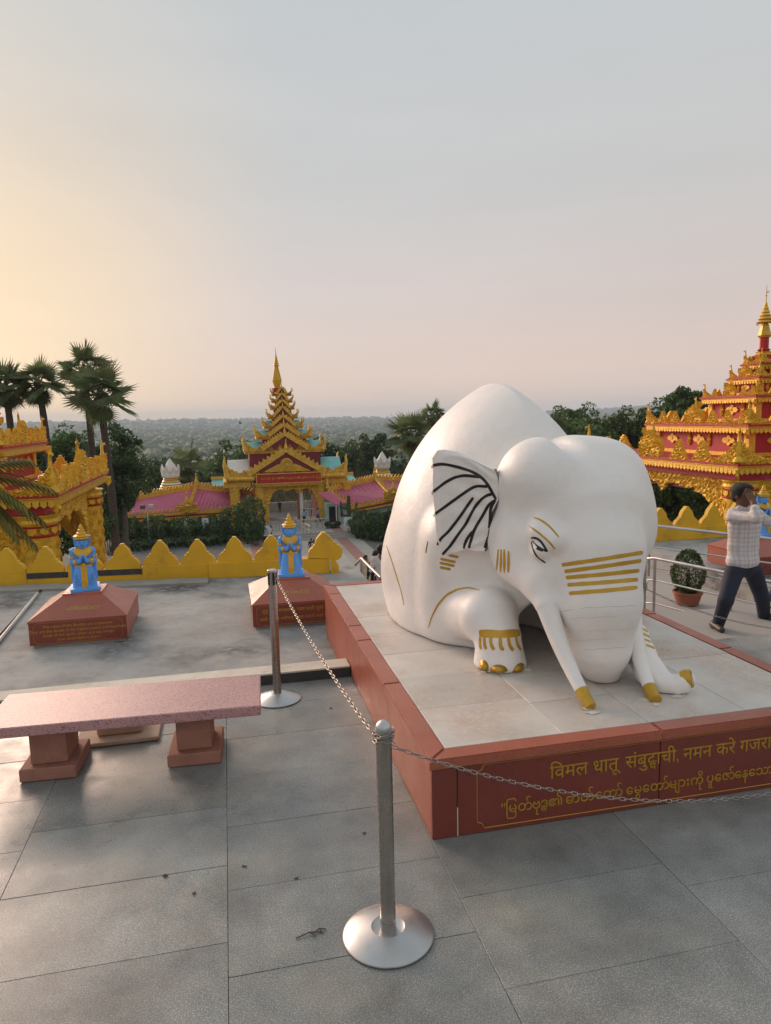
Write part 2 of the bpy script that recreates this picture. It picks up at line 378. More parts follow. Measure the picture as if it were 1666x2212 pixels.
def field_obj(name, fld, material, parent=None, floor=None, relax=2):
    V, F = fld.mesh(floor)
    if relax:                                              # a little smoothing takes the grid's steps out
        n = len(V); E = np.concatenate([F[:, [0, 1]], F[:, [1, 2]], F[:, [2, 3]], F[:, [3, 0]]]); dg = np.bincount(E[:, 0], minlength=n)+np.bincount(E[:, 1], minlength=n)
        for _ in range(relax):
            A = np.stack([np.bincount(E[:, 0], V[E[:, 1], c], n)+np.bincount(E[:, 1], V[E[:, 0], c], n) for c in range(3)], 1)
            V = V*.5+.5*A/np.maximum(dg, 1)[:, None]
    c = (V.min(0)+V.max(0))/2
    me = bpy.data.meshes.new(name); me.vertices.add(len(V)); me.vertices.foreach_set('co', (V-c).ravel())
    me.loops.add(len(F)*4); me.loops.foreach_set('vertex_index', F.ravel().astype(np.int32)); me.polygons.add(len(F))
    me.polygons.foreach_set('loop_start', np.arange(0, len(F)*4, 4, dtype=np.int32))
    me.polygons.foreach_set('use_smooth', np.ones(len(F), dtype=bool)); me.update(); me.validate()
    me.materials.append(M[material] if isinstance(material, str) else material)
    o = bpy.data.objects.new(name, me); o.location = c; put(o, parent)
    o_w = (V, F)
    return o, o_w

# ------------------------------------------------------------------ lettering
def text_pieces(pieces, thick=.002):
    """pieces: (string, x, y, size); returns vertices (x, y, z) and faces, and the width"""
    V = []; F = []
    for s_, x, y, size in pieces:
        cu = bpy.data.curves.new('t', 'FONT'); cu.body = s_; cu.size = size; cu.resolution_u = 2; cu.extrude = thick/2
        o = bpy.data.objects.new('t', cu); COL.objects.link(o)
        dg = bpy.context.evaluated_depsgraph_get(); me = bpy.data.meshes.new_from_object(o.evaluated_get(dg))
        b = len(V); V += [(v.co.x+x, v.co.y+y, v.co.z) for v in me.vertices]; F += [[i+b for i in p.vertices] for p in me.polygons]
        bpy.data.objects.remove(o); bpy.data.curves.remove(cu); bpy.data.meshes.remove(me)
    return np.array(V), F
def layout(tokens, x, y, s):
    """sets runs of letters one after another; ' ' is a gap, ('below', ch, dx) hangs a small letter under the last one"""
    out = []; starts = []; last = x
    for t in tokens:
        if t == ' ': x += .26*s; continue
        if isinstance(t, tuple): out.append((t[1], last+t[2]*s, y-.25*s, s*.72)); continue
        V, F = text_pieces([(t, 0, 0, s)]); out.append((t, x, y, s)); starts.append(x); last = x; x += V[:, 0].max()-.012*s
    return out, starts, x
def letter_obj(name, pieces, material, parent, origin, xdir, ydir, width=None, thick=.002, bold=0.0, slant=0.0):
    V, F = text_pieces(pieces, thick)
    k = 1.0
    if width: k = width/(V[:, 0].max()-V[:, 0].min())
    if slant: V[:, 0] += V[:, 1]*slant
    V = (V-np.array([V[:, 0].min(), 0, 0]))*np.array([k, k, 1])
    m = frame(origin, xdir, ydir)
    return mesh_obj(name, [m @ Vector(p) for p in V], F, material, parent)
# ------------------------------------------------------------------ terraces, kerb, stairs
LZ = -.15                                    # level of the concrete roof terrace beyond the kerb
def structure(o): o['kind'] = 'structure'; return o
MBX = lambda lo, hi: MB().box(lo, hi)
fl = structure(MBX((-9, -4, -.5), (14, 6.06, -.012)).build('terrace_floor', 'grout'))
xs = [-.10+1.088*k for k in range(-8, 13)]
for i in range(len(xs)-1):
    y = -.6+(.19 if i % 2 else .0)-.02*(i % 3); j = 0
    while y < 6.05:
        ln = .565+(.02 if (i*7+j*3) % 5 == 0 else 0)
        y1 = min(y+ln, 6.055)
        if y1-y > .08 and not (xs[i] > 1.5 and xs[i+1] < 3.6 and y > 3.7) and y1 > 1.6:
            dz = RNG.uniform(-.0012, .0012)
            MB().cham((xs[i]+.0014, y+.0014, -.03), (xs[i+1]-.0014, y1-.0014, dz), .0012).build('floor_tile', 'granite', fl)
        y = y1; j += 1
# pale kerb at the terrace edge; a dark strip paints the shade on its face
kb = structure(MB().add([], []).box((-9, 6.062, -.5), (.985, 6.27, .098)).build('kerb', 'white_kerb'))
MB().box((-9, 6.052, -.011), (.985, 6.060, .085)).build('kerb_face_shade', 'shade_slot_dark', kb)
structure(MBX((-14, 6.275, -1.2), (2.0, 12.6, LZ)).build('roof_terrace', 'concrete'))
structure(MBX((2.003, 7.0, -1.2), (4.70, 8.2, LZ)).build('stair_landing', 'paving'))
LOWZ = -.45
lr = structure(MBX((4.705, 6.065, -1.2), (16, 7.5, LZ)).build('landing', 'concrete'))
structure(MBX((7.2, 7.502, -1.2), (16, 12.6, LZ)).build('landing', 'concrete'))
low = structure(MBX((4.705, 7.502, -1.2), (7.198, 12.6, LOWZ)).build('lower_landing', 'paving'))
MB().box((4.71, 6.07, LZ), (9.5, 7.49, LZ+.004)).build('paving_strip', 'paving', lr)
MB().box((4.71, 7.6, LOWZ), (7.19, 8.1, LOWZ+.004)).build('paving_strip', 'paving_red', low)
# cement footing of the plinth where the lower terrace begins
structure(MBX((1.0, 6.28, -1.0), (3.74, 7.69, -.002)).build('plinth_footing', 'cement'))
# flat cement coping strip along the left wall and a cracked screed
cs = structure(MB().prism([(-7.2, 11.70), (-3.46, 11.24), (-.36, 10.84), (-.36, 11.2), (-3.46, 11.62), (-7.2, 12.1)], LZ-.1, LZ+.035, axis='z').build('cement_apron', 'cement'))
# stairs down to the courtyard
st = structure(MBX((2.003, 8.2, -1.6), (4.70, 8.5, LZ-.09)).build('stairs', 'paving'))
prof = [(8.2, LZ), (23, -4.3), (26, -4.3), (38, -7.6), (40, -7.6), (50, -10)]
def stair_z(y):
    for (a, za), (b, zb) in zip(prof[:-1], prof[1:]):
        if a <= y <= b: return za+(zb-za)*(y-a)/(b-a)
    return -10 if y > 50 else LZ
y = 8.5
while y < 50:
    MB().box((2.003, y, stair_z(y+.5)-.8), (4.70 if y < 12.5 else 9.6, y+.5, stair_z(y+.5))).build('step', 'paving', st); y += .5

# ------------------------------------------------------------------ plinth
def build_plinth():
    x0, x1, y0, y1, h, t = .99, 3.75, 3.48, 7.70, .464, .115
    r = thing('elephant_plinth', 'low red granite plinth with marble top and gilt inscription under the elephant', 'plinth', ((x0+x1)/2, (y0+y1)/2, 0))
    MBX((x0+.02, y0+.02, .0), (x1-.02, y1-.02, h-.03)).build('core', 'cement', r)
    # side slabs
    def slab(lo, hi, m='red_granite'): return MB().cham(lo, hi, .003).build('side_slab', m, r)
    ys = [y0+.018, 4.55, 5.6, 6.28]
    for a, b in zip(ys[:-1], ys[1:]): slab((x0+.004, a+.001, .003), (x0+.024, b-.001, h-.052))
    slab((x0+.004, 6.281, -.13), (x0+.024, y1-.002, h-.052))
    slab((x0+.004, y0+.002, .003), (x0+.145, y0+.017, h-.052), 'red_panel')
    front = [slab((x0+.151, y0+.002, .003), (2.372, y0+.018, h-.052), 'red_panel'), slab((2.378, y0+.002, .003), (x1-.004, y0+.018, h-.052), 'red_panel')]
    slab((x1-.024, y0+.03, .003), (x1-.004, y1-.002, h-.052)); slab((x0+.03, y1-.022, -.13), (x1-.03, y1-.003, h-.052))
    # coping with rounded nose
    def coping(poly):
        bm = bmesh.new(); vs = [bm.verts.new((a, b, h-.05)) for a, b in poly]; f = bm.faces.new(vs)
        e = bmesh.ops.extrude_face_region(bm, geom=[f]); up = [v for v in e['geom'] if isinstance(v, bmesh.types.BMVert)]
        for v in up: v.co.z = h+.003
        bmesh.ops.recalc_face_normals(bm, faces=bm.faces)
        bmesh.ops.bevel(bm, geom=[q for q in bm.edges if all(v.co.z > h-.01 for v in q.verts)], offset=.010, segments=2, affect='EDGES')
        me_v = [v.co[:] for v in bm.verts]; bm.verts.index_update(); fs = [[v.index for v in q.verts] for q in bm.faces]; bm.free()
        o = mesh_obj('coping', me_v, fs, 'red_granite', r); shade_auto(o, 40)
    o_ = .012; g_ = .0015
    L = [y0, 4.62, 5.62, 6.05, 7.25, y1]
    for k, (a, b) in enumerate(zip(L[:-1], L[1:])):
        aa = [(x0-o_, a-(o_ if k == 0 else -g_)), (x0+t, a+(t if k == 0 else g_)), (x0+t, b-(t if k == 4 else g_)), (x0-o_, b+(o_ if k == 4 else -g_))]; coping(aa)
        coping([(x0+x1-p, q) for p, q in aa][::-1])
    F = [x0, 2.375, x1]
    for k, (a, b) in enumerate(zip(F[:-1], F[1:])):
        aa = [(a-(o_ if k == 0 else -g_), y0-o_), (b+(o_ if k == 1 else -g_), y0-o_), (b-(t if k == 1 else g_), y0+t), (a+(t if k == 0 else g_), y0+t)]; coping(aa)
        coping([(p, y0+y1-q) for p, q in aa][::-1])
    # marble top tiles
    tx = [x0+t, 1.81, 2.37, 3.03, x1-t]; ty = [y0+t, 4.14, 4.68, 5.22, 5.76, 6.30, 6.84, y1-t]; ty2 = [y0+t, 4.05, 4.52, 5.03, 5.56, 6.1, 6.7, y1-t]
    for i in range(4):
        Y = ty if i in (0, 2) else ty2
        for a, b in zip(Y[:-1], Y[1:]): MB().cham((tx[i]+.0015, a+.0015, h-.03), (tx[i+1]-.0015, b-.0015, h+RNG.uniform(-.001, .001)), .0015).build('marble_tile', 'marble', r)
    # inscription
    yv = y0+.0005; X, Z = (1, 0, 0), (0, 0, 1)
    tok = ['िवमल', ' ', 'धातू', ' ', 'संबु', 'द', ('below', 'ध', .10), 'ाची,', ' ', 'नमन', ' ', 'करे', ' ', 'गजराज']
    _, st_, _ = layout(tok, 0, 0, 1.0); sz = (2.905-1.68)/st_[-1]; pcs, _, _ = layout(tok, 1.68, .262, sz)
    V, F_ = text_pieces(pcs, .004); mesh_obj('lettering', [(p[0], yv-p[2], p[1]) for p in V], F_, 'gold_paint', r)
    tok = ['"', 'ြမတ်', 'ဗု', 'ဒ', ('below', 'ဓ', .04), '၏', ' ', 'ဓာတ်ေတာ်', ' ', 'ေမွေတာ်', 'များကို', ' ', 'ပူေဇာ်', 'ေနေသာ']
    _, _, w_ = layout(tok, 0, 0, 1.0); sz = 1.76/w_; pcs, _, _ = layout(tok, 1.389, .098, sz)
    for part_ in (pcs[:1], pcs[1:6], pcs[6:7], pcs[7:]):
        V, F_ = text_pieces(part_, .004); mesh_obj('lettering', [(p[0], yv-p[2], p[1]) for p in V], F_, 'gold_paint', r)
    # engraved border line with notched corners
    a, b, c, d, q = 1.251, 3.60, .028, .40, .04
    path = [(a+q, c), (b-q, c), (b-q*.7, c+q*.7), (b, c+q), (b, d-q), (b-q*.7, d-q*.7), (b-q, d), (a+q, d), (a+q*.7, d-q*.7), (a, d-q), (a, c+q), (a+q*.7, c+q*.7), (a+q, c)]
    m = MB()
    for p, n in zip(path[:-1], path[1:]): m.tube([(p[0], yv+.001, p[1]), (n[0], yv+.001, n[1])], .0022, 4)
    m.build('border_line', 'gold_paint', r)
    # mortar crumbs where joints have opened
    MB().box((x0+.1455, y0+.0015, .004), (x0+.1505, y0+.012, .17)).build('mortar', 'white_kerb', r)
    return r
build_plinth()
# ------------------------------------------------------------------ elephant statue
PZ = .464
def build_elephant():
    root = thing('elephant_statue', 'large white kneeling elephant statue with gold and black painted lines on red plinth', 'statue', (2.4, 5.6, PZ))
    g = lambda x, y, Y: tuple(gy(x, y, Y))
    f = Field(.018)
    cx, cy, cz, d, ax, ay, az = 2.345, 6.08, .95, .95, 1.895, 1.52, 1.84
    def body(X, Y, Z):
        out = None
        for s in (-1, 1):
            p = np.abs((X-cx-s*d)/ax); q = np.abs(Y-cy)/np.where(Y > cy, 1.42, ay); r = np.abs(Z-cz)/np.where(Z > cz, az, 1.5)
            e = 2.15
            v = (p**2.1+q**2.3+r**e)**(1/2.15)
            dd = (v-1)*1.0
            out = dd if out is None else np.maximum(out, dd)+0
        return out
    f.fn((cx-1, cy-1.6, PZ), (cx+1, cy+1.5, 2.75), body, k=.05)
    f.ell((2.32, 4.85, .42), (.30, .85, .50), k=.08, sub=True)
    # haunches
    for s in (-1, 1):
        f.ell((cx+s*.55, 6.42, .80), (.38, .62, .62), k=.14)
        f.ell((cx+s*.60, 6.05, .55), (.34, .60, .30), k=.10)
    # shoulders and folded forelegs
    for s in (-1, 1):
        mx = lambda p: (cx+s*(cx-p[0]), p[1], p[2]) if s > 0 else p
        f.cap(mx((1.80, 5.36, 1.30)), mx((1.79, 5.48, .66)), .27, .25, k=.12)
        f.cap(mx((1.80, 5.44, .72)), mx((1.85, 4.92, .80)), .235, .205, k=.05)
        f.cap(mx((1.862, 4.88, .80)), mx((1.885, 4.765, .66)), .205, .165, k=.05)
        f.cap(mx((1.885, 4.77, .66)), mx((1.89, 4.75, .46)), .162, .20, k=.03)
    # neck, cranium, cheeks
    f.ell((2.42, 5.22, 1.42), (.55, .55, .50), k=.12)
    o, (V, F) = field_obj('body', f, 'plaster', root, floor=PZ+.002, relax=2)
    f = Field(.016)
    f.ell(g(1235, 1075, 4.85), (.50, .50, .44), k=.10)
    f.ell(g(1240, 1012, 4.82), (.36, .36, .212), k=.12)
    f.ell(g(1165, 1045, 4.72), (.30, .36, .33), k=.12)
    f.ell(g(1312, 1045, 4.72), (.245, .36, .30), k=.12)
    f.ell(g(1135, 1165, 4.78), (.27, .34, .33), k=.10)
    f.ell(g(1332, 1130, 4.70), (.245, .36, .36), k=.12)
    f.cap(g(1195, 1130, 4.55), g(1195, 1230, 4.46), .20, .18, k=.10)
    # trunk
    f.cap(g(1275, 1110, 4.52), g(1290, 1190, 4.38), .36, .305, k=.12)
    f.cap(g(1290, 1190, 4.38), g(1293, 1300, 4.28), .305, .270, k=.08)
    f.cap(g(1293, 1300, 4.28), g(1295, 1395, 4.28), .270, .205, k=.08)
    f.cap(g(1295, 1395, 4.28), g(1300, 1450, 4.32), .205, .13, k=.06)
    # mouth corner, tusk sheaths
    f.cap(g(1128, 1215, 4.68), g(1165, 1262, 4.46), .17, .12, k=.10)
    f.cap(g(1165, 1262, 4.46), g(1180, 1305, 4.33), .105, .080, k=.05)
    f.cap(g(1348, 1240, 4.58), g(1362, 1322, 4.40), .11, .072, k=.06)
    f.ell(g(1100, 1100, 4.40), (.10, .16, .13), k=.16, sub=True)
    f.ell(g(1224, 958, 4.62), (.07, .30, .040), k=.10, sub=True)
    f.ell(g(1135, 1198, 4.36), (.06, .08, .07), k=.07, sub=True)
    # brow and eyelid (left)
    f.cap(g(1175, 1130, 4.42), g(1208, 1160, 4.31), .045, .045, k=.08)
    f.cap(g(1160, 1150, 4.40), g(1195, 1172, 4.30), .055, .055, k=.06)
    f.ell(g(1168, 1190, 4.37), (.07, .07, .055), k=.03)
    # knob behind the head top
    f.ell(g(1329, 962, 4.95), (.03, .03, .045), k=.02)
    # end of the trunk, turned out to the right
    ho_, (V3, F3) = field_obj('head', f, 'plaster', root, floor=PZ+.002, relax=2)
    tr = Field(.012)
    pts = [(1352, 1335, 4.52, .080), (1372, 1376, 4.40, .092), (1384, 1412, 4.28, .098), (1404, 1450, 4.12, .098), (1432, 1478, 4.02, .082), (1458, 1482, 3.96, .062), (1474, 1475, 3.94, .054), (1485, 1467, 3.93, .050)]
    for a, b in zip(pts[:-1], pts[1:]): tr.cap(g(*a[:3]), g(*b[:3]), a[3], b[3], k=.03)
    tr.cap(g(1458, 1494, 3.97), g(1474, 1494, 3.95), .045, .04, k=.03)
    to, (V2, F2) = field_obj('trunk_tip', tr, 'plaster', root, floor=PZ+.002)
    # tusks with gold points
    for a, b in (((1180, 1303, 4.33, .076), (1277, 1531, 3.865, .034)), ((1366, 1330, 4.33, .066), (1417, 1518, 3.85, .037))):
        A, B = Vector(g(*a[:3])), Vector(g(*b[:3])); sag = Vector((0, .05, -.015)); N = 12
        P = [A.lerp(B, t/N)+sag*math.sin(math.pi*t/N) for t in range(N+1)]; r = [a[3]+(b[3]-a[3])*(t/N)**.9 for t in range(N+1)]
        P[-1].z = PZ+.012
        cut = 11
        t_ = MB().tube(P[:cut+0], r[:cut], 18).build('tusk', 'plaster', root, auto=50)
        MB().tube([P[cut-1]]+P[cut:]+[P[-1]+(P[-1]-P[-2])*.12], [r[cut-1]+.003]+[q+.002 for q in r[cut:]]+[r[-1]*.55], 18).build('tusk_point', 'gold_paint', t_, auto=50)
    # ear: a slab with a fluted face, fanning out from the head
    ol = [(936, 1010), (934, 990), (945, 973), (958, 971), (985, 975), (1015, 986), (1045, 1003), (1070, 1013), (1078, 1030), (1080, 1078), (1064, 1108), (1060, 1150), (1050, 1190), (1032, 1192), (1005, 1186), (988, 1194), (968, 1199), (956, 1199), (950, 1186), (943, 1150), (938, 1090), (935, 1050)]
    def earY(x, y): return 4.80+(1075-x)/140*.30+(y-1080)/120*.05
    NU, NV = 34, 30
    # sample the outline as a grid between the inner (head) edge and the outer edge
    inner = [(1070, 1013), (1078, 1030), (1080, 1078), (1064, 1108), (1060, 1150), (1050, 1190)]
    outer = [(1070, 1013), (1045, 1003), (1015, 986), (985, 975), (958, 971), (945, 973), (934, 990), (936, 1010), (935, 1050), (938, 1090), (943, 1150), (950, 1186), (956, 1199), (968, 1199), (988, 1194), (1005, 1186), (1032, 1192), (1050, 1190)]
    def resample(P, n):
        P = [Vector(p) for p in P]; L = [0]
        for a, b in zip(P[:-1], P[1:]): L.append(L[-1]+(b-a).length)
        out = []
        for i in range(n):
            s = L[-1]*i/(n-1); k = max(j for j in range(len(L)-1) if L[j] <= s+1e-9); out.append(P[k].lerp(P[k+1], (s-L[k])/max(L[k+1]-L[k], 1e-9)))
        return out
    A = resample(inner, NV*3+1); B = resample(outer, NV*3+1); nv = len(A)
    fr = []; bk = []
    for i in range(nv):
        for j in range(NU+1):
            t = j/NU; p = A[i].lerp(B[i], t)
            w = Vector(g(p.x, p.y, earY(p.x, p.y)))
            flute = .5+.5*math.sin(i/nv*47)
            relief = .014*(flute-.5)*math.sin(math.pi*min(1, t*1.2))*(1 if t < .99 else .3)
            edge = .03*min(1, (1-t)*7)
            nrm = Vector((-.62, -.78, .05))
            fr.append(w+nrm*(relief+edge)); bk.append(w-nrm*(.035))
    n1 = len(fr); W = NU+1; fs = []
    for i in range(nv-1):
        for j in range(NU):
            a = i*W+j; fs.append((a, a+1, a+W+1, a+W)); fs.append((n1+a, n1+a+W, n1+a+W+1, n1+a+1))
    for i in range(nv-1):
        a = i*W+NU; fs.append((a, n1+a, n1+a+W, a+W))
    eo = mesh_obj('ear', fr+bk, fs, 'plaster', root); shade_auto(eo, 60)
    # toenails and foot
    tris = BVHTree.FromPolygons([tuple(v) for v in V], [tuple(map(int, q)) for q in F])
    tr3 = BVHTree.FromPolygons([tuple(v) for v in V3], [tuple(map(int, q)) for q in F3])
    tr2 = BVHTree.FromPolygons([tuple(v) for v in V2], [tuple(map(int, q)) for q in F2])
    ev = [tuple(v) for v in fr+bk]; ebv = BVHTree.FromPolygons(ev, fs)
    def hit(x, y, which=None):
        dr = ray(x, y).normalized(); best = None
        for nm, t in (('b', tris), ('h', tr3), ('t', tr2), ('e', ebv)):
            if which and nm not in which: continue
            h = t.ray_cast(CAMP, dr)
            if h[0] is not None and (best is None or h[3] < best[3]): best = h
        if best is None: return None
        n = best[1] if best[1].dot(dr) < 0 else -best[1]
        return best[0], n
    def stripe(name, poly, w, material, lift=.004, n=None, which=None, taper=False, parent=None):
        """painted line: a thin raised ribbon on the statue's skin"""
        P = []
        L = sum(math.dist(a, b) for a, b in zip(poly[:-1], poly[1:])); N = n or max(6, int(L/5))
        S = resample(poly, N+1)
        for _ in range(2):
            S = [S[0]]+[(S[i-1]+S[i]*2+S[i+1])/4 for i in range(1, N)]+[S[-1]]
        H = [hit(p.x, p.y, which) for p in S]
        H = [h for h in H if h]
        if len(H) < 3: print('stripe missed', name, poly[0]); return
        vs = []; fs_ = []
        for i, (q, nn) in enumerate(H):
            t = (H[min(i+1, len(H)-1)][0]-H[max(i-1, 0)][0]).normalized(); sd = t.cross(nn).normalized()
            u = i/(len(H)-1); ww = w*(.35+.65*math.sin(math.pi*min(max(u, .02), .98))**.5) if taper else w*(1 if 0 < i < len(H)-1 else .75)
            ww *= 1+.06*math.sin(i*.7+len(poly))
            vs += [q-sd*ww/2-nn*.012, q-sd*ww/2+nn*lift*.5, q+nn*lift*.5, q+sd*ww/2+nn*lift*.5, q+sd*ww/2-nn*.012]
        for i in range(len(H)-1):
            for k in range(4): a = i*5+k; fs_.append((a, a+1, a+6, a+5))
        fs_ += [(0, 1, 2, 3, 4), tuple(len(vs)-5+k for k in (4, 3, 2, 1, 0))]
        return mesh_obj(name, vs, fs_, material, parent or root)
    Z8 = lambda x, y: ((1680+x/3.9667)/1.844, (1750+y/3.9667)/1.844)       # measured on an enlarged view
    Z5 = lambda x, y: ((1500+x/1.3883)/1.844, (1500+y/1.3883)/1.844)
    z8 = lambda *p: [Z8(*q) for q in p]; z5 = lambda *p: [Z5(*q) for q in p]
    bl = dict(material='black_paint', w=.021)
    for pl in (z8((152, 428), (230, 398), (330, 388), (450, 408), (600, 445), (760, 495), (860, 545), (940, 595), (1010, 665), (1060, 735), (1120, 850), (1178, 945)),
               z8((158, 845), (250, 775), (380, 675), (520, 600), (660, 568), (760, 575), (850, 590), (930, 598)),
               z8((190, 1195), (330, 1095), (480, 985), (640, 870), (780, 775), (870, 732), (980, 745), (1060, 740)),
               z8((248, 1670), (300, 1570), (420, 1465), (540, 1310), (650, 1160), (750, 1010), (815, 920)),
               z8((330, 1820), (450, 1690), (580, 1500), (700, 1340), (780, 1180), (860, 1040), (960, 930), (1050, 875), (1125, 860)),
               z8((745, 1715), (790, 1570), (820, 1450), (900, 1310), (980, 1180), (1060, 1030), (1120, 985), (1175, 955)),
               z8((668, 1725), (690, 1620), (750, 1520), (815, 1450)),
               z8((998, 1715), (1040, 1600), (1070, 1420), (1085, 1250), (1085, 1110), (1120, 1020), (1160, 970))):
        stripe('ear_line', pl, which='ebh', parent=eo, lift=.006, **bl)
    # eye
    stripe('eye_line', z5((856, 892), (885, 890), (915, 915), (945, 968)), .016, 'black_paint', lift=.005)
    stripe('eye_line', z5((857, 915), (865, 955), (890, 1000), (935, 1030)), .012, 'black_paint', lift=.005)
    stripe('eye_line', z5((862, 908), (885, 935), (912, 953), (945, 968)), .012, 'black_paint', lift=.005)
    stripe('pupil', z5((886, 948), (903, 956), (922, 962)), .02, 'black_paint', lift=.004)
    gd = 'gold_paint'
    for pl in (((868, 778), (905, 790), (950, 822), (985, 858), (1008, 888)), ((846, 828), (890, 858), (940, 900), (970, 930), (987, 955))): stripe('brow_line', z5(*pl), .014, gd, taper=True)
    for a, b in (((1025, 1042), (1473, 973)), ((1040, 1078), (1464, 1018)), ((1048, 1112), (1453, 1073)), ((1057, 1152), (1446, 1122)), ((1066, 1199), (1443, 1166))): stripe('trunk_band', z5(a, ((a[0]+b[0])/2, (a[1]+b[1])/2+2), b), .026, gd)
    for a, b in (((674, 955), (664, 1072)), ((690, 955), (686, 1080)), ((707, 955), (707, 1083)), ((731, 965), (729, 1082))): stripe('cheek_mark', z5(a, ((a[0]+b[0])/2+1, (a[1]+b[1])/2), b), .022, gd, taper=True)
    for a, b in (((400, 988), (454, 999)), ((354, 1008), (438, 1026)), ((350, 1030), (432, 1047)), ((352, 1055), (410, 1066))): stripe('shoulder_mark', z5(a, ((a[0]+b[0])/2, (a[1]+b[1])/2), b), .022, gd)
    stripe('foreleg_line', z5((288, 1388), (305, 1330), (340, 1262), (390, 1205), (450, 1176), (510, 1166), (570, 1182)), .018, gd, taper=True)
    stripe('haunch_line', z5((56, 935), (82, 1010), (110, 1100), (138, 1190), (152, 1262)), .022, gd, taper=True)
    stripe('ear_seam', z5((285, 912), (278, 945), (273, 975)), .012, 'black_paint')
    # anklet on the foreleg: band, drops and nails
    stripe('anklet_band', z5((568, 1420), (620, 1422), (690, 1424), (760, 1420), (806, 1414)), .055, gd)
    for pl in (((575, 1440), (572, 1475), (578, 1508)), ((598, 1440), (597, 1480), (606, 1508)), ((632, 1438), (632, 1480), (650, 1512)), ((684, 1438), (686, 1490), (694, 1515), (706, 1508)), ((730, 1438), (735, 1490), (757, 1515)), ((772, 1438), (778, 1485), (800, 1512)), ((800, 1434), (806, 1470), (814, 1500))): stripe('anklet_drop', z5(*pl), .026, gd)
    def nail(x, y, w, h, name='toenail'):
        c = hit(*Z5(x, y)); 
        if not c: print('nail miss'); return
        q, n = c; t = Vector((0, 0, 1)).cross(n).normalized(); up = n.cross(t); vs = [q+n*.014]; N = 14
        for i in range(N):
            a = 2*math.pi*i/N; yy = math.sin(a); p = q+t*(w*math.cos(a))+up*(h*yy if yy > 0 else h*.5*yy); h2 = tris.find_nearest(p); vs.append((h2[0] if h2[0] is not None else p)+n*.003)
        mesh_obj(name, vs+[q-n*.02], [(0, 1+i, 1+(i+1) % N) for i in range(N)]+[(N+1, 1+(i+1) % N, 1+i) for i in range(N)], gd, root, smooth=True)
    nail(590, 1612, .050, .060); nail(676, 1630, .068, .048); nail(788, 1624, .070, .058)
    # nail of the far foreleg, seen between trunk and tusk
    c = Vector(g(1350, 1428, 4.62)); MB().lathe([(.05, -.03), (.06, 0), (.045, .03), (.01, .045)], 12, c).build('toenail', gd, root, smooth=True)
    # bands and gold end of the trunk tip
    for i in range(5):
        t = i/4; a = (1384+t*12, 1345+t*48); b = (1394+t*20, 1352+t*48); stripe('trunk_tip_band', [a, ((a[0]+b[0])/2, (a[1]+b[1])/2), b], .022, gd, which='t')
    tp = Vector(g(1487, 1466, 3.93)); dr = Vector((.80, -.50, .22)).normalized()
    m = frame(tp-dr*.02, dr.cross(Vector((0, 0, 1))).normalized(), (dr.cross(Vector((0, 0, 1)))).cross(-dr).normalized())
    MB().tube([tp-dr*.045, tp-dr*.01, tp+dr*.02, tp+dr*.028, tp+dr*.012], [.054, .062, .060, .045, .018], 18).build('trunk_tip_ring', gd, root, auto=50)
    for y_, x0_, x1_ in ((1345, 1225, 1340), (1372, 1270, 1372), (1393, 1238, 1330), (1412, 1262, 1355), (1322, 1255, 1376), (1330, 1210, 1240)): stripe('trunk_crease_shade', [(x0_+(i_/8)*(x1_-x0_), y_-8+6*math.sin(i_*2.1+y_)*.25-10*((i_/8)-.5)**2*0+(i_/8)*-6) for i_ in range(9)], .004, 'crease_shade', lift=.001, which='h')  # creases drawn as thin darker ribbons, their shade put into the colour
    for px_, py_, s_ in ((1282, 1540, .05), (1268, 1532, .035), (1418, 1524, .03), (1395, 1512, .045), (1462, 1506, .05), (1300, 1470, .07), (1318, 1468, .045), (1140, 1446, .04), (1045, 1452, .035), (1010, 1384, .05)):
        c = gz(px_, py_, PZ); rg = np.random.default_rng(int(px_)); n_ = 11; P_ = [(c.x+math.cos(6.283*i_/n_)*s_*rg.uniform(.5, 1.2), c.y+math.sin(6.283*i_/n_)*s_*.7*rg.uniform(.5, 1.2)) for i_ in range(n_)]
        MB().prism(P_, PZ+.001, PZ+rg.uniform(.005, .009), axis='z').build('cement_patch', 'white_kerb', root)
    return root
mat('crease_shade', (.66, .62, .57), .6, var=.2)  # darker plaster tone that paints the shade of the trunk creases
build_elephant()
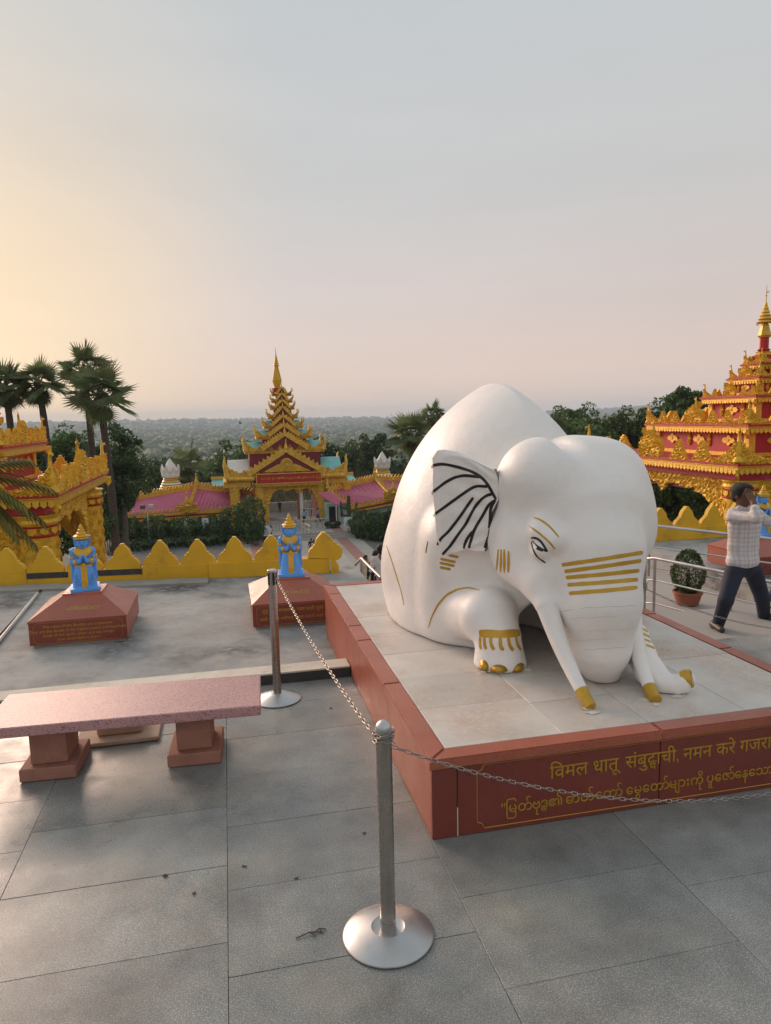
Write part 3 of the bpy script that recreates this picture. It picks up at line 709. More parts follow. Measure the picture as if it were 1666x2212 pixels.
# ------------------------------------------------------------------ stanchions and chains
def stanchion(x, y, hgt, label, dome=True, lean=(0, 0)):
    r = thing('stanchion', label, 'stanchion', (x, y, 0), 'steel stanchions round the plinth')
    if dome:
        base = [(.198, .0), (.200, .004), (.200, .012), (.19, .020), (.14, .040), (.088, .057), (.075, .060), (.071, .054), (.055, .048), (.0, .047)]
    else:
        base = [(.188, .0), (.190, .004), (.190, .012), (.175, .020), (.12, .045), (.065, .068), (.052, .074), (.0, .074)]
    b = MB().lathe([(q, z*.78) for q, z in base], 48, (x, y, 0)).build('base', 'brushed_steel', r, auto=25)
    MB().lathe([((.198 if dome else .188), .0005), ((.204 if dome else .194), .003), ((.204 if dome else .194), .008), ((.198 if dome else .188), .010)], 48, (x, y, 0)).build('rim', 'chain_steel', b, auto=30)
    rad = .0345; top = hgt-(.032 if dome else .004)
    lx, ly = lean
    m = MB(); P = [(x, y, .034), (x+lx*.5, y+ly*.5, hgt*.5), (x+lx, y+ly, top)]; m.tube(P, rad, 28); m.build('post', 'steel', r, auto=40)
    if dome:
        m = MB(); n = 10; m.lathe([(rad+.002, -.03), (rad+.002, 0)]+[((rad+.001)*math.cos(a), (rad+.001)*math.sin(a)) for a in [math.pi/2*k/n for k in range(n)]]+[(.001, rad+.001)], 28, (x+lx, y+ly, top)); m.build('ball_cap', 'brushed_steel', r, auto=40)
    else:
        MB().lathe([(rad+.004, -.006), (rad+.004, .004), (rad, .008), (0.001, .009)], 28, (x+lx, y+ly, top)).build('flat_cap', 'brushed_steel', r, auto=40)
        for a in (-2.6, -1.57+.25, -.4):
            MB().cham((-.010, -.004, -.115), (.010, .006, -.012), .003, Matrix.Translation((x+lx+math.cos(a)*(rad+.001), y+ly+math.sin(a)*(rad+.001), top)) @ Matrix.Rotation(a+math.pi/2, 4, 'Z')).build('belt_slot', 'black_paint', r)
    return r
def link_mesh(L=.041, W=.019, w=.0026):
    n = 18; P = []
    for i in range(n):
        a = 2*math.pi*i/n; s = (L-W)/2*(1 if math.cos(a) > 0 else -1); P.append((math.cos(a)*(W/2-w)+s, math.sin(a)*(W/2-w), 0))
    vs = []; fs = []; m = 6
    for i in range(n):
        t = (Vector(P[(i+1) % n])-Vector(P[i-1])).normalized(); a = t.cross(Vector((0, 0, 1)))
        for j in range(m): q = 2*math.pi*j/m; v = Vector(P[i])+a*w*math.cos(q)+Vector((0, 0, 1))*w*math.sin(q); vs.append(v[:])
    for i in range(n):
        for j in range(m): fs.append((i*m+j, i*m+(j+1) % m, ((i+1) % n)*m+(j+1) % m, ((i+1) % n)*m+j))
    return vs, fs
def chain(label, A, B, sag, wraps=(), group='steel link chains'):
    A, B = Vector(A), Vector(B); r = thing('chain', label, 'chain', tuple((A+B)/2), group)
    N = 400; P = [A.lerp(B, t/N)-Vector((0, 0, sag*4*(t/N)*(1-t/N))) for t in range(N+1)]
    paths = [P]+[list(w) for w in wraps]
    proto = None; pitch = .0345; k = 0
    for P in paths:
        L = [0]
        for a, b in zip(P[:-1], P[1:]): L.append(L[-1]+(b-a).length)
        s = 0; i = 0
        while s < L[-1]:
            while i < len(L)-2 and L[i+1] < s: i += 1
            q = P[i].lerp(P[i+1], min(1, (s-L[i])/max(L[i+1]-L[i], 1e-6))); t = (P[min(i+2, len(P)-1)]-P[max(i-1, 0)]).normalized()
            ref = Vector((0, 0, 1)) if abs(t.z) < .95 else Vector((1, 0, 0))
            bq = t.cross(ref).normalized(); roll = (R(40) if k % 2 else R(-50))+RNG.uniform(-.2, .2)
            yv = bq*math.cos(roll)+bq.cross(t)*math.sin(roll); m = frame(q, t, yv)
            if proto is None:
                vs, fs = link_mesh(); me = bpy.data.meshes.new('link'); me.from_pydata(vs, [], fs); me.materials.append(M['chain_steel']); me.polygons.foreach_set('use_smooth', [True]*len(fs)); proto = me
            o = bpy.data.objects.new('link', proto); o.matrix_world = m; COL.objects.link(o); o.parent = r; o.matrix_parent_inverse = WM[r.name].inverted()
            o.matrix_basis = m; s += pitch; k += 1
    return r
S1 = (.600, 2.846); S2 = (.316, 5.714)
stanchion(*S1, 1.006, 'dull steel stanchion with rounded ball top nearest the front', True)
stanchion(*S2, 1.09, 'polished steel stanchion with flat top and black slots beside bench', False)
s3 = gx(1387, 1311, 3.84)
stanchion(3.84, s3.y, .90, 'steel stanchion behind the elephant trunk at the plinth edge', True)
def coil(c, rad, z0, z1, turns, n=60): return [Vector((c[0]+math.cos(2*math.pi*turns*i/n)*rad, c[1]+math.sin(2*math.pi*turns*i/n)*rad, z0+(z1-z0)*i/n)) for i in range(n+1)]
a1 = gy(826, 1590, 2.846); top1 = a1.z
chain('dull steel chain slanting from the flat-topped stanchion to the ball-topped one', (S2[0]+.03, S2[1]-.03, 1.03), (S1[0]-.045, S1[1]+.03, top1+.01), .05, [coil(S1, .041, top1-.03, top1+.03, 2.3)])
ch_end = gy(1720, 1696, 3.25)
chain('bright steel chain hanging across the front of the inscribed plinth', (S1[0]+.045, S1[1]-.005, top1-.055), (4.25, 3.1, .50), .38)
chain('thin chain running right from the stanchion behind the trunk', (3.87, s3.y-.03, .60), (4.9, 4.9, .40), .10, [coil((3.84, s3.y), .041, .60, .66, 2)])
# ------------------------------------------------------------------ bench and stone remnants
def build_bench():
    r = thing('stone_bench', 'long pink terrazzo bench on two red sandstone blocks', 'bench', (-.72, 4.85, 0))
    a = R(-2.8); m = Matrix.Translation((-.70, 4.92, 0)) @ Matrix.Rotation(a, 4, 'Z')
    MB().cham((-.89, -.30, .355), (.855, .30, .425), .006, m).build('seat', 'terrazzo', r)
    for x in (-.525, .40):
        o = MB().cham((x-.115, -.14, .09), (x+.115, .15, .354), .006, m).build('leg', 'sandstone', r)
        MB().cham((x-.175, -.20, .002), (x+.175, .21, .089), .008, m).build('foot_block', 'sandstone', o)
    return r
build_bench()
r = thing('stone_slab', 'tan stone footing slab lying on the floor behind the bench', 'slab', (-.87, 5.38, 0))
MB().cham((-1.16, 5.17, .002), (-.58, 5.60, .03), .006).build('base', 'tan_stone', r)
MB().cham((-1.02, 5.28, .031), (-.70, 5.52, .12), .01).build('block', 'tan_stone', r)
# twigs and fallen leaves on the floor
for i, (x, y, w) in enumerate(((668, 2020, .06), (690, 2012, .03), (787, 1800, .008), (357, 1893, .012), (528, 1872, .010), (420, 1930, .009), (715, 1530, .008), (640, 1898, .009))):
    c = gz(x, y, .002); k = MB(); a = i*1.3
    if i < 2:
        k.tube([(c.x-w, c.y-.01, .005), (c.x, c.y+.008, .009), (c.x+w, c.y+.004, .005)], .003, 5); k.tube([(c.x, c.y+.008, .009), (c.x+w*.5, c.y-.02, .006)], .0022, 5)
        tag(k.build('twig', 'bark'), ['small dry twig beside the stanchion base', 'shorter dry twig lying next to the longer one'][i], 'twig', 'litter on the floor')
    else:
        V = [(c.x+math.cos(a+q)*w*(1.3 if q % 2 else .7), c.y+math.sin(a+q)*w*.7, .006+.004*math.sin(q*2)) for q in np.linspace(0, 6.28, 9)[:-1]]
        tag(mesh_obj('fallen_leaf', V+[(p[0], p[1], .003) for p in V], [tuple(range(8)), tuple(range(15, 7, -1))]+[(i_, i_+8, (i_+1) % 8+8, (i_+1) % 8) for i_ in range(8)], 'bark'), ('', '', 'tiny dry leaf near the front stanchion on the plinth side', 'dry leaf on the floor left of the middle, below the bench', 'dry leaf on the floor just right of the long tile joint', 'small dry leaf on the floor well left of the twigs', 'tiny dry leaf on the floor between bench and plinth', 'dry leaf on the floor above the twigs')[i], 'leaf', 'litter on the floor')
# ------------------------------------------------------------------ pedestals with blue statues
def roman(lines, s, lh, cx, top):
    out = []
    for i, t in enumerate(lines):
        V, F = text_pieces([(t, 0, 0, s)]); w = V[:, 0].max(); out.append((t, cx-w/2, top-i*lh, s))
    return out
def pedestal(x0, y0, label, name_p, text_p, w=1.02, d=1.12, scale=1.0):
    r = thing('granite_pedestal', label, 'pedestal', (x0+w/2, y0+d/2, LZ), 'red granite pyramid pedestals')
    z0, z1, z2 = LZ+.035, .150, .345
    MBX((x0+.03, y0+.03, LZ-.02), (x0+w-.03, y0+d-.03, z1-.02)).build('footing', 'cement', r)
    t = .018
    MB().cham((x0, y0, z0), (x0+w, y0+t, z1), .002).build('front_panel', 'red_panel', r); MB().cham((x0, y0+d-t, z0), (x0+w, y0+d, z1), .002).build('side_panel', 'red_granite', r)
    for x in (x0, x0+w-t): MB().cham((x, y0+t+.001, z0), (x+t, y0+d-t-.001, z1), .002).build('side_panel', 'red_granite', r)
    cx, cy, q = x0+w/2, y0+d/2, .20; e = .008
    b = [(x0-e, y0-e), (x0+w+e, y0-e), (x0+w+e, y0+d+e), (x0-e, y0+d+e)]; tp = [(cx-q, cy-q), (cx+q, cy-q), (cx+q, cy+q), (cx-q, cy+q)]
    for k in range(4):
        A, B, C_, D_ = Vector((*b[k], z1)), Vector((*b[(k+1) % 4], z1)), Vector((*tp[(k+1) % 4], z2)), Vector((*tp[k], z2)); n = (B-A).cross(D_-A).normalized()*.016
        mesh_obj('roof_slab', [A-n, B-n, C_-n, D_-n, A+n*.3, B+n*.3, C_+n*.3, D_+n*.3], [(0, 3, 2, 1), (4, 5, 6, 7), (0, 1, 5, 4), (1, 2, 6, 5), (2, 3, 7, 6), (3, 0, 4, 7)], 'red_granite', r)
    MB().cham((cx-q-.015, cy-q-.015, z2-.004), (cx+q+.015, cy+q+.015, z2+.018), .003).build('top_plate', 'red_granite', r)
    if text_p:
        for ln in ([[q] for q in text_p] if isinstance(text_p[0], tuple) else text_p): V, F = text_pieces(ln, .004); mesh_obj('lettering', [(x0+p[0], y0-.0005-p[2], z0+p[1]) for p in V], F, 'gold_paint', r)
        a, b_, c, d_, q_ = .045, w-.045, .012, z1-z0-.02, .03
        path = [(a+q_, c), (b_-q_, c), (b_-q_*.7, c+q_*.7), (b_, c+q_), (b_, d_-q_), (b_-q_*.7, d_-q_*.7), (b_-q_, d_), (a+q_, d_), (a+q_*.7, d_-q_*.7), (a, d_-q_), (a, c+q_), (a+q_*.7, c+q_*.7), (a+q_, c)]; m = MB()
        for p, n in zip(path[:-1], path[1:]): m.tube([(x0+p[0], y0+.0005, z0+p[1]), (x0+n[0], y0+.0005, z0+n[1])], .002, 4)
        m.build('border_line', 'gold_paint', r)
    if name_p:
        V, F = text_pieces(name_p, .003); up = Vector((0, cy-q-y0, z2-z1)).normalized(); m = frame((cx, y0, z1+.006), (1, 0, 0), up)
        mesh_obj('name_lettering', [m @ Vector((p[0], p[1], p[2]+.003)) for p in V], F, 'pale_gold', r)
    return (cx, cy, z2+.018)
ENG = ['The relics of the Buddha are auspicious,', 'They are the abode of the highest peace and happiness.', 'Gods of the earth, water and sky always', 'bow down before them.']
p1 = pedestal(-2.205, 8.245, 'red granite pyramid pedestal with English inscription left of the others', [('भौिमया', -.15, .13, .085), ('देवता', .06, .13, .085)], roman(ENG, .0455, .050, .51, .187))
def fit(tok, x, y, width):
    _, _, w_ = layout(tok, 0, 0, 1.0); return layout(tok, x, y, width/w_)[0]
HIN = [fit(['बु', 'द', ('below', 'ध', .10), ' ', 'धातू', ' ', 'मंगलमयी,', ' ', 'परम', ' ', 'शांती', ' ', 'सुख', ' ', 'धाम'], .11, .160, .82), fit(['जळी', ' ', 'स', 'थळी', ' ', 'नभीच', 'या', ' ', 'देवता,', ' ', 'करती', ' ', 'सतत', ' ', 'पणाम'], .075, .065, .88)]
p2 = pedestal(.213, 8.238, 'red granite pyramid pedestal with Hindi inscription behind the flat-topped stanchion', [('भौिमया', -.15, .13, .085), ('देवी', .06, .13, .085)], HIN)
p3 = pedestal(7.45, 8.72, 'red granite pedestal beyond the railing behind the man in plaid', None, None)
def statue_proto():
    r = thing('blue_statue', 'x', 'statue', (0, 0, 0), 'blue kneeling guardian statues')
    MB().cham((-.175, -.185, 0), (.175, .175, .040), .004).build('base', 'blue_paint', r)
    f = Field(.0075)
    # skirt over the kneeling legs
    f.fn((-.16, -.18, .036), (.16, .17, .30), lambda X, Y, Z: np.maximum(np.abs(Z-.16)-.125, (np.maximum(np.abs(X)/(1-.32*np.clip((Z-.04)/.25, 0, 1)), 0)**4+(np.abs(Y+.005)*(1+.55*np.clip((Z-.04)/.25, 0, 1)))**4)**.25-.148)*.8, k=.02)
    f.ell((0, .02, .33), (.095, .075, .10), k=.03)                    # waist
    f.ell((0, .02, .41), (.115, .075, .095), k=.03)                   # chest
    f.cap((-.095, .02, .452), (.095, .02, .452), .048, k=.03)
    f.cap((0, .01, .46), (0, .005, .53), .044, .042, k=.02)            # neck
    f.ell((0, -.008, .555), (.066, .066, .066), k=.012); f.ell((0, -.016, .522), (.052, .055, .046), k=.02)
    f.cap((0, -.080, .550), (0, -.070, .578), .011, .006, k=.008); f.ell((0, -.078, .545), (.015, .012, .009), k=.006)
    for s in (-1, 1):
        f.ell((s*.024, -.064, .566), (.018, .010, .008), k=.004); f.cap((s*.010, -.072, .582), (s*.042, -.058, .582), .005, k=.005)
        f.cap((0, -.074, .522), (s*.022, -.066, .527), .006, k=.003)
        f.ell((s*.062, .005, .55), (.010, .022, .038), k=.006)
        f.cap((s*.118, .02, .445), (s*.128, .01, .33), .040, .036, k=.02); f.cap((s*.128, .01, .325), (s*.050, -.095, .345), .033, .027, k=.015)
        f.cap((s*.045, -.10, .345), (s*.012, -.125, .42), .027, .012, k=.015)
        f.cap((s*.128, .03, .36), (s*.132, .05, .12), .022, .030, k=.012)
    f.cap((0, -.062, .537), (0, -.06, .537), .006, k=.003)
    b, _ = field_obj('body', f, 'blue_paint', r, relax=1)
    for s in (-1, 1):
        MB().tube([(s*.008, -.076, .563), (s*.024, -.0755, .560), (s*.042, -.066, .564)], .0028, 5).build('eye_line', 'dark_blue', b); MB().tube([(s*.010, -.079, .584), (s*.026, -.0735, .588), (s*.045, -.062, .584)], .0026, 5).build('brow_line', 'dark_blue', b)
    MB().tube([(-.022, -.0735, .528), (0, -.081, .522), (.022, -.0735, .528)], .003, 5).build('mouth_line', 'dark_blue', b)
    for s in (-1, 1):
        for q in range(3): MB().tube([(s*(.045+.03*q), -.155+.004*q, .06), (s*(.095+.012*q), -.135, .20)], .0022, 4).build('skirt_line', 'dark_blue', b)
    for s in (-1, 1): MB().prism([(s*.052, .60), (s*.058, .50), (s*.078, .488), (s*.098, .53), (s*.106, .632), (s*.062, .628)], .012, .042).build('ear_panel', 'blue_paint', r)
    g = 'yellow_gold'
    cr = [(.058, 0), (.075, .004), (.080, .012), (.076, .022), (.071, .028), (.076, .034), (.084, .038), (.072, .048), (.052, .055), (.050, .062), (.054, .068), (.050, .078), (.036, .084), (.034, .092), (.037, .102), (.033, .116), (.022, .122), (.021, .130), (.024, .134), (.018, .150), (.008, .172), (.001, .182)]
    MB().lathe([(q*1.14, z) for q, z in cr], 24, (0, 0, .594)).build('crown', g, r, auto=40)
    # collar: draped band following the shoulders
    vs = []; fs = []; n = 40
    for i in range(n):
        a = 2*math.pi*i/n; ca, sa = math.cos(a), math.sin(a); fr = max(0, -sa)
        for q, (rr, zz) in enumerate(((.048, .497), (.078, .494), (.108, .478), (.112, .470))):
            vs.append((ca*rr*1.02, .012+sa*rr*(.80+.05*q)-fr*.006*q, zz-fr*.030*q*(1-.3*abs(ca))+(.004 if i % 2 and q == 3 else 0)))
    for i in range(n):
        for q in range(3): a = i*4+q; b_ = ((i+1) % n)*4+q; fs.append((a, a+1, b_+1, b_))
    o = mesh_obj('collar', vs, fs, g, r, smooth=True); md = o.modifiers.new('s', 'SOLIDIFY'); md.thickness = .012; md.offset = .6
    def ring(name, prof, sx, sy, c, rz=0):
        m = MB(); m.lathe(prof, 28); m.v = [(c[0]+p[0]*sx, c[1]+p[1]*sy, c[2]+p[2]) for p in m.v]; return m.build(name, g, r, auto=40)
    ring('belt', [(.098, -.012), (.108, -.006), (.106, .002), (.110, .008), (.100, .016)], 1.08, .96, (0, .0, .292))
    MB().prism([(-.03, .285), (0, .268), (.03, .285), (.022, .315), (0, .328), (-.022, .315)], -.118, -.10).build('belt_clasp', g, r)
    # apron down the front of the skirt
    m = MB(); n = 10
    for k in range(n):
        z = .29-k*.025; yy = -.105-.048*min(1, (k/(n-1))*1.25); y2 = -.105-.048*min(1, ((k+1)/(n-1))*1.25); m.add([(-.034, yy, z), (.034, yy, z), (.036, y2, z-.025), (-.036, y2, z-.025), (-.034, yy+.02, z), (.034, yy+.02, z), (.036, y2+.02, z-.025), (-.036, y2+.02, z-.025)], [(0, 1, 2, 3), (4, 7, 6, 5), (0, 3, 7, 4), (1, 5, 6, 2)])
    ap = m.build('apron', g, r)
    for k in range(9): MB().box((-.012, -.168+.032*max(0, 1-(k*.025)/.19*1.25), .262-k*.025), (.012, -.150+.032*max(0, 1-(k*.025)/.19*1.25), .268-k*.025)).build('apron_bar', 'old_gold', ap)
    for s in (-1, 1):
        ring('armlet', [(.036, -.012), (.045, -.008), (.047, .004), (.044, .012)], 1, 1, (s*.124, .015, .385))
        a, b2 = Vector((s*.10, -.045, .335)), Vector((s*.068, -.08, .342)); MB().tube([a, b2], [.0335, .0315], 16).build('cuff', g, r, auto=40)
    return r
sp = statue_proto()
for k, (p, lb) in enumerate(((p1, 'blue kneeling statue with gold crown on the left English-inscribed pedestal'), (p2, 'blue kneeling statue with gold crown in front of the distant gate'), (p3, 'blue statue with gold crown mostly hidden behind the man in plaid'))):
    o = sp if k == 0 else copy_tree(sp)
    o.location = p; o.rotation_euler.z = R((10, -3, 5)[k]); o['label'] = lb; o.scale = (.91, .93, 1.0)
# pipes lying on the left of the roof terrace
for k, (a, b, w, m_, lb) in enumerate((((-20, 1412), (82, 1285), .022, 'pvc', 'white plastic pipe lying on the concrete at the far left'), ((-20, 1395), (95, 1270), .016, 'black_paint', 'black hose lying beside the white pipe at the far left'))):
    A, B = gz(*a, LZ), gz(*b, LZ); A.z = B.z = LZ+w+.002; D = (B-A)
    tag(MB().tube([A-D*.3, A, A+D*.5+Vector((.0, .01, 0)), B], w, 10).build(('pipe', 'hose')[k], m_, auto=50), lb, ('pipe', 'hose')[k])
# ------------------------------------------------------------------ scalloped parapet walls
HALF = [(.0, .390), (.027, .388), (.036, .366), (.066, .338), (.104, .290), (.130, .225), (.138, .190), (.166, .184), (.170, .158), (.205, .140), (.238, .105), (.262, .060), (.268, .020), (.255, 0)]
def merlon_poly(s=1.0, w=1.0): return [(x*s*w, z*s) for x, z in HALF]+[(-x*s*w, z*s) for x, z in HALF[::-1][:-1]]
def parapet(label, A, B, course, n0, pitch, slots=(), thick=.10, end_lobe=False):
    A, B = Vector((*A, LZ)), Vector((*B, LZ)); d = (B-A); L = d.length; d.normalize(); nrm = Vector((-d.y, d.x, 0)); r = thing('parapet_wall', label, 'wall', tuple((A+B)/2), 'scalloped yellow parapet walls')
    m = frame(A, d, nrm)
    mx = Matrix(((d.x, nrm.x, 0, A.x), (d.y, nrm.y, 0, A.y), (0, 0, 1, A.z), (0, 0, 0, 1)))
    x = 0
    for (l0, l1, h, off) in course: MB().cham((l0, -off, .0), (l1-.003, thick+.04, h), .006, mx).build('base_course', 'yellow_wall', r)
    for (l0, l1, z0, z1) in slots: MB().box((l0, -.012, z0), (l1, thick, z1), mx).build('slot', 'shade_slot_dark', r)
    top = course[0][2]
    proto = None; k = 0; x = n0
    P = merlon_poly(); b = MB().prism(P, -thick/2, thick/2)
    while x < L-(.62 if end_lobe else .15):
        hh = [c for c in course if c[0] <= x <= c[1]]; top = hh[0][2] if hh else top
        base = mx @ Vector((x, thick/2, top+.001))
        if proto is None:
            mm = MB().prism(merlon_poly(), -thick/2, thick/2); me = bpy.data.meshes.new('merlon'); me.from_pydata(mm.v, [], mm.f); me.materials.append(M['yellow_wall']); bm = bmesh.new(); bm.from_mesh(me); bmesh.ops.recalc_face_normals(bm, faces=bm.faces); bm.to_mesh(me); bm.free(); proto = me
        o = bpy.data.objects.new('merlon', proto); o.location = base; o.rotation_euler.z = math.atan2(d.y, d.x); o.scale = (pitch/.57, 1, 1+RNG.uniform(-.012, .012)); put(o, r, Matrix.LocRotScale(Vector(base), o.rotation_euler, o.scale)); x += pitch; k += 1
    if end_lobe:
        pts = [(305, 640), (320, 560), (350, 510), (385, 490), (388, 465), (412, 460), (418, 435), (440, 370), (480, 320), (510, 290), (520, 270), (575, 270), (590, 300), (640, 340), (680, 390), (695, 420), (730, 430), (735, 460), (780, 480), (810, 520), (822, 570), (815, 620), (790, 660), (750, 685), (715, 700), (722, 740), (760, 770), (762, 885), (640, 885), (640, 660)]
        MB().prism([(L-.52+(p-305)*.00107, (885-q)*.00107) for p, q in pts], -.075, thick-.02, mx).build('end_merlon', 'yellow_wall', r)
    return r
ang = math.atan2(11.046-11.675, 1.798+3.465)
WA = (-7.0, 11.675+(-7.0+3.465)*math.tan(ang)); WB = (1.70, 11.058)
LW = math.dist(WA, WB)
w0 = LW-2.16*1.0
lx = lambda px_: (gz(px_, 1255, LZ).x-WA[0])/math.cos(ang)
sl = [(lx(132), lx(297), .12, .20), (lx(410), lx(580), .125, .205), (lx(590)-.0, lx(620), .12, .2)]
sl = [(lx(72), lx(155), .105, .195), (lx(205), lx(308), .105, .195)]
parapet('scalloped yellow parapet wall behind the blue statues on the left', WA, WB, [(0, lx(72), .20, .0), (lx(72), lx(310), .20, .004), (lx(310), lx(452), .225, .03), (lx(452), LW-.17, .245, .06)], lx(268)-.57*12+.0, .57, sl, end_lobe=True)
parapet('scalloped yellow parapet wall below the right-hand golden pavilion', (7.05, 11.80), (14.5, 11.83), [(0, 2.45, .235, .05), (2.46, 7.4, .30, .03)], .28+.02, .565)
# ------------------------------------------------------------------ railings and the potted bush on the right
def railing(label, pts, hts, posts, bars=(.0, .30, .60), rad=.019, z0=LZ, cat='railing'):
    r = thing('railing', label, cat, (pts[0][0], pts[0][1], z0), 'stainless steel railings')
    P = [Vector((x, y, z)) for (x, y), z in zip(pts, hts)]
    for k, dz in enumerate(bars): MB().tube([p-Vector((0, 0, dz)) for p in P], rad*(1.15 if k == 0 else .62), 10).build('handrail' if k == 0 else 'rail_bar', 'brushed_steel', r, auto=40)
    for x, y, zt in posts: MB().tube([(x, y, z0), (x, y, zt)], rad*1.1, 12).build('post', 'brushed_steel', r, auto=40)
    return r
a, b = gz(1412, 1318, LZ)*1.10, gz(1576, 1362, LZ)*1.10; a.z = b.z = LZ
za, zb = gy(1412, 1206, a.y).z, gy(1576, 1283, b.y).z
print('rail', a, b, za, zb)
d_ = (b-a)
railing('stainless steel railing behind the striding man in plaid shirt', [(a.x-d_.x*.08, a.y-d_.y*.12), (a.x, a.y), (b.x, b.y), (b.x+d_.x*.8, b.y+d_.y*.8)], [za-.03, za, za-.01, za-.02], [(a.x, a.y, za), (b.x, b.y, za-.01), (a.x-.06, a.y+.25, za-.02)], bars=(0, .30, .62), z0=LOWZ)
railing('second steel railing running behind the potted bush', [(6.05, 9.3), (6.55, 8.3), (7.0, 7.4), (7.3, 6.7)], [.62, .62, .62, .62], [(6.05, 9.3, .62), (6.62, 8.16, .62), (7.2, 6.9, .62)], bars=(0, .32, .63))
# ------------------------------------------------------------------ carved ornament
def swirl_height(X, Z, size, seed):
    """scrollwork relief: spirals round scattered centres, 0..1"""
    rg = np.random.default_rng(seed); w, h = X.max()-X.min(), Z.max()-Z.min()
    n = max(3, int(w*h/(size*size)*1.1)); c = np.stack([rg.uniform(X.min(), X.max(), n), rg.uniform(Z.min(), Z.max(), n)], 1); sg = rg.choice([-1, 1], n)
    best = np.full(X.shape, 9e9); H = np.zeros(X.shape)
    for i in range(n):
        dx, dz = X-c[i, 0], Z-c[i, 1]; d = np.hypot(dx, dz); th = np.arctan2(dz, dx)
        v = .5+.5*np.cos(sg[i]*2*th+d/size*9.0)
        m = d < best; best = np.where(m, d, best); H = np.where(m, v*np.clip(1.25-.5*d/size, .35, 1), H)
    return H
def carved(inside, x0, x1, z0, z1, res, depth, relief, size, seed=1, rim=None):
    """slab in the xz plane, its front (towards -y) carved; inside(X, Z) is a mask"""
    nx, nz = int(round((x1-x0)/res))+1, int(round((z1-z0)/res))+1
    X, Z = np.meshgrid(np.linspace(x0, x1, nx), np.linspace(z0, z1, nz), indexing='ij')
    H = swirl_height(X, Z, size, seed)*relief
    mid = inside((X[:-1, :-1]+X[1:, 1:])/2, (Z[:-1, :-1]+Z[1:, 1:])/2)
    I = np.arange(nx*nz).reshape(nx, nz); n = nx*nz
    V = np.concatenate([np.stack([X.ravel(), (-depth/2-H).ravel(), Z.ravel()], 1), np.stack([X.ravel(), np.full(n, depth/2), Z.ravel()], 1)])
    a, b = np.argwhere(mid).T
    F = [np.stack([I[a, b], I[a+1, b], I[a+1, b+1], I[a, b+1]], 1), np.stack([I[a, b]+n, I[a, b+1]+n, I[a+1, b+1]+n, I[a+1, b]+n], 1)]
    P = np.pad(mid, 1)
    for da, db, p, q in ((-1, 0, (0, 0), (0, 1)), (1, 0, (1, 1), (1, 0)), (0, -1, (1, 0), (0, 0)), (0, 1, (0, 1), (1, 1))):
        e = mid & ~P[1+da:P.shape[0]-1+da, 1+db:P.shape[1]-1+db]; a, b = np.argwhere(e).T
        v0, v1 = I[a+p[0], b+p[1]], I[a+q[0], b+q[1]]; F.append(np.stack([v0, v1, v1+n, v0+n], 1))
    F = np.concatenate(F); used = np.unique(F); mp = np.full(2*n, -1); mp[used] = np.arange(len(used))
    return V[used], mp[F]
def poly_mask(poly):
    P = np.array(poly)
    def f(X, Z):
        c = np.zeros(X.shape, bool); j = len(P)-1
        for i in range(len(P)):
            xi, zi = P[i]; xj, zj = P[j]
            c ^= ((zi > Z) != (zj > Z)) & (X < (xj-xi)*(Z-zi)/((zj-zi) or 1e-9)+xi); j = i
        return c
    return f
def mesh_data(name, V, F, material, smooth=False, auto=None):
    me = bpy.data.meshes.new(name); me.from_pydata([tuple(p) for p in V], [], [tuple(map(int, f)) for f in F]); me.materials.append(M[material])
    bm = bmesh.new(); bm.from_mesh(me); bmesh.ops.recalc_face_normals(bm, faces=bm.faces)
    if auto:
        for f in bm.faces: f.smooth = True
        for e in bm.edges: e.smooth = not (len(e.link_faces) == 2 and e.calc_face_angle(0) > R(auto))
    bm.to_mesh(me); bm.free(); return me
def place(name, me, parent, loc, rz=0.0, scale=1.0):
    o = bpy.data.objects.new(name, me); o.location = loc; o.rotation_euler.z = rz
    o.scale = (scale,)*3 if not hasattr(scale, '__len__') else scale
    return put(o, parent, Matrix.LocRotScale(Vector(loc), o.rotation_euler, o.scale))
FIN = [(.16, 0), (.20, .05), (.17, .12), (.12, .20), (.13, .26), (.145, .34), (.13, .46), (.10, .60), (.07, .74)]
def finial_mesh(mname):
    """bulb with a curling bird neck and beak, 1.2 m tall"""
    m = MB().lathe(FIN, 12)
    P = [(0, 0, .70), (0, 0, .86), (-.01, 0, .98), (-.05, 0, 1.06), (-.12, 0, 1.08), (-.18, 0, 1.03)]; m.tube(P, [.072, .055, .05, .052, .045, .012], 8)
    m.tube([(-.02, 0, 1.04), (0, 0, 1.12), (-.03, 0, 1.22)], [.04, .03, .006], 6)
    return mesh_data('finial', m.v, m.f, mname, auto=45)
def crest_poly(w, h, n=7, bite=.16):
    """pointed crest outline with flame-like teeth up both slopes"""
    L = []
    for i in range(n+1):
        t = i/n; x = -w/2+w/2*t; z = h*t**1.15; L.append((x, z))
        if i < n: L.append((x+w/2/n*.15, z+h/n*(1.0+bite)))
    return [(-w/2, -.02)]+L+[(-x, z) for x, z in L[::-1]]+[(w/2, -.02)]
def wing_poly(w, h, n=8):
    """low crest that rises from the outside towards the finial (x = 0)"""
    L = []
    for i in range(n+1):
        t = i/n; x = -w+w*t; z = .06+h*(t**2.2); L.append((x, z)); L.append((x+w/n*.35, z+.07+.03*t))
    return [(-w, -.02)]+L+[(0, h+.05), (0, -.02)]
ORN = {}
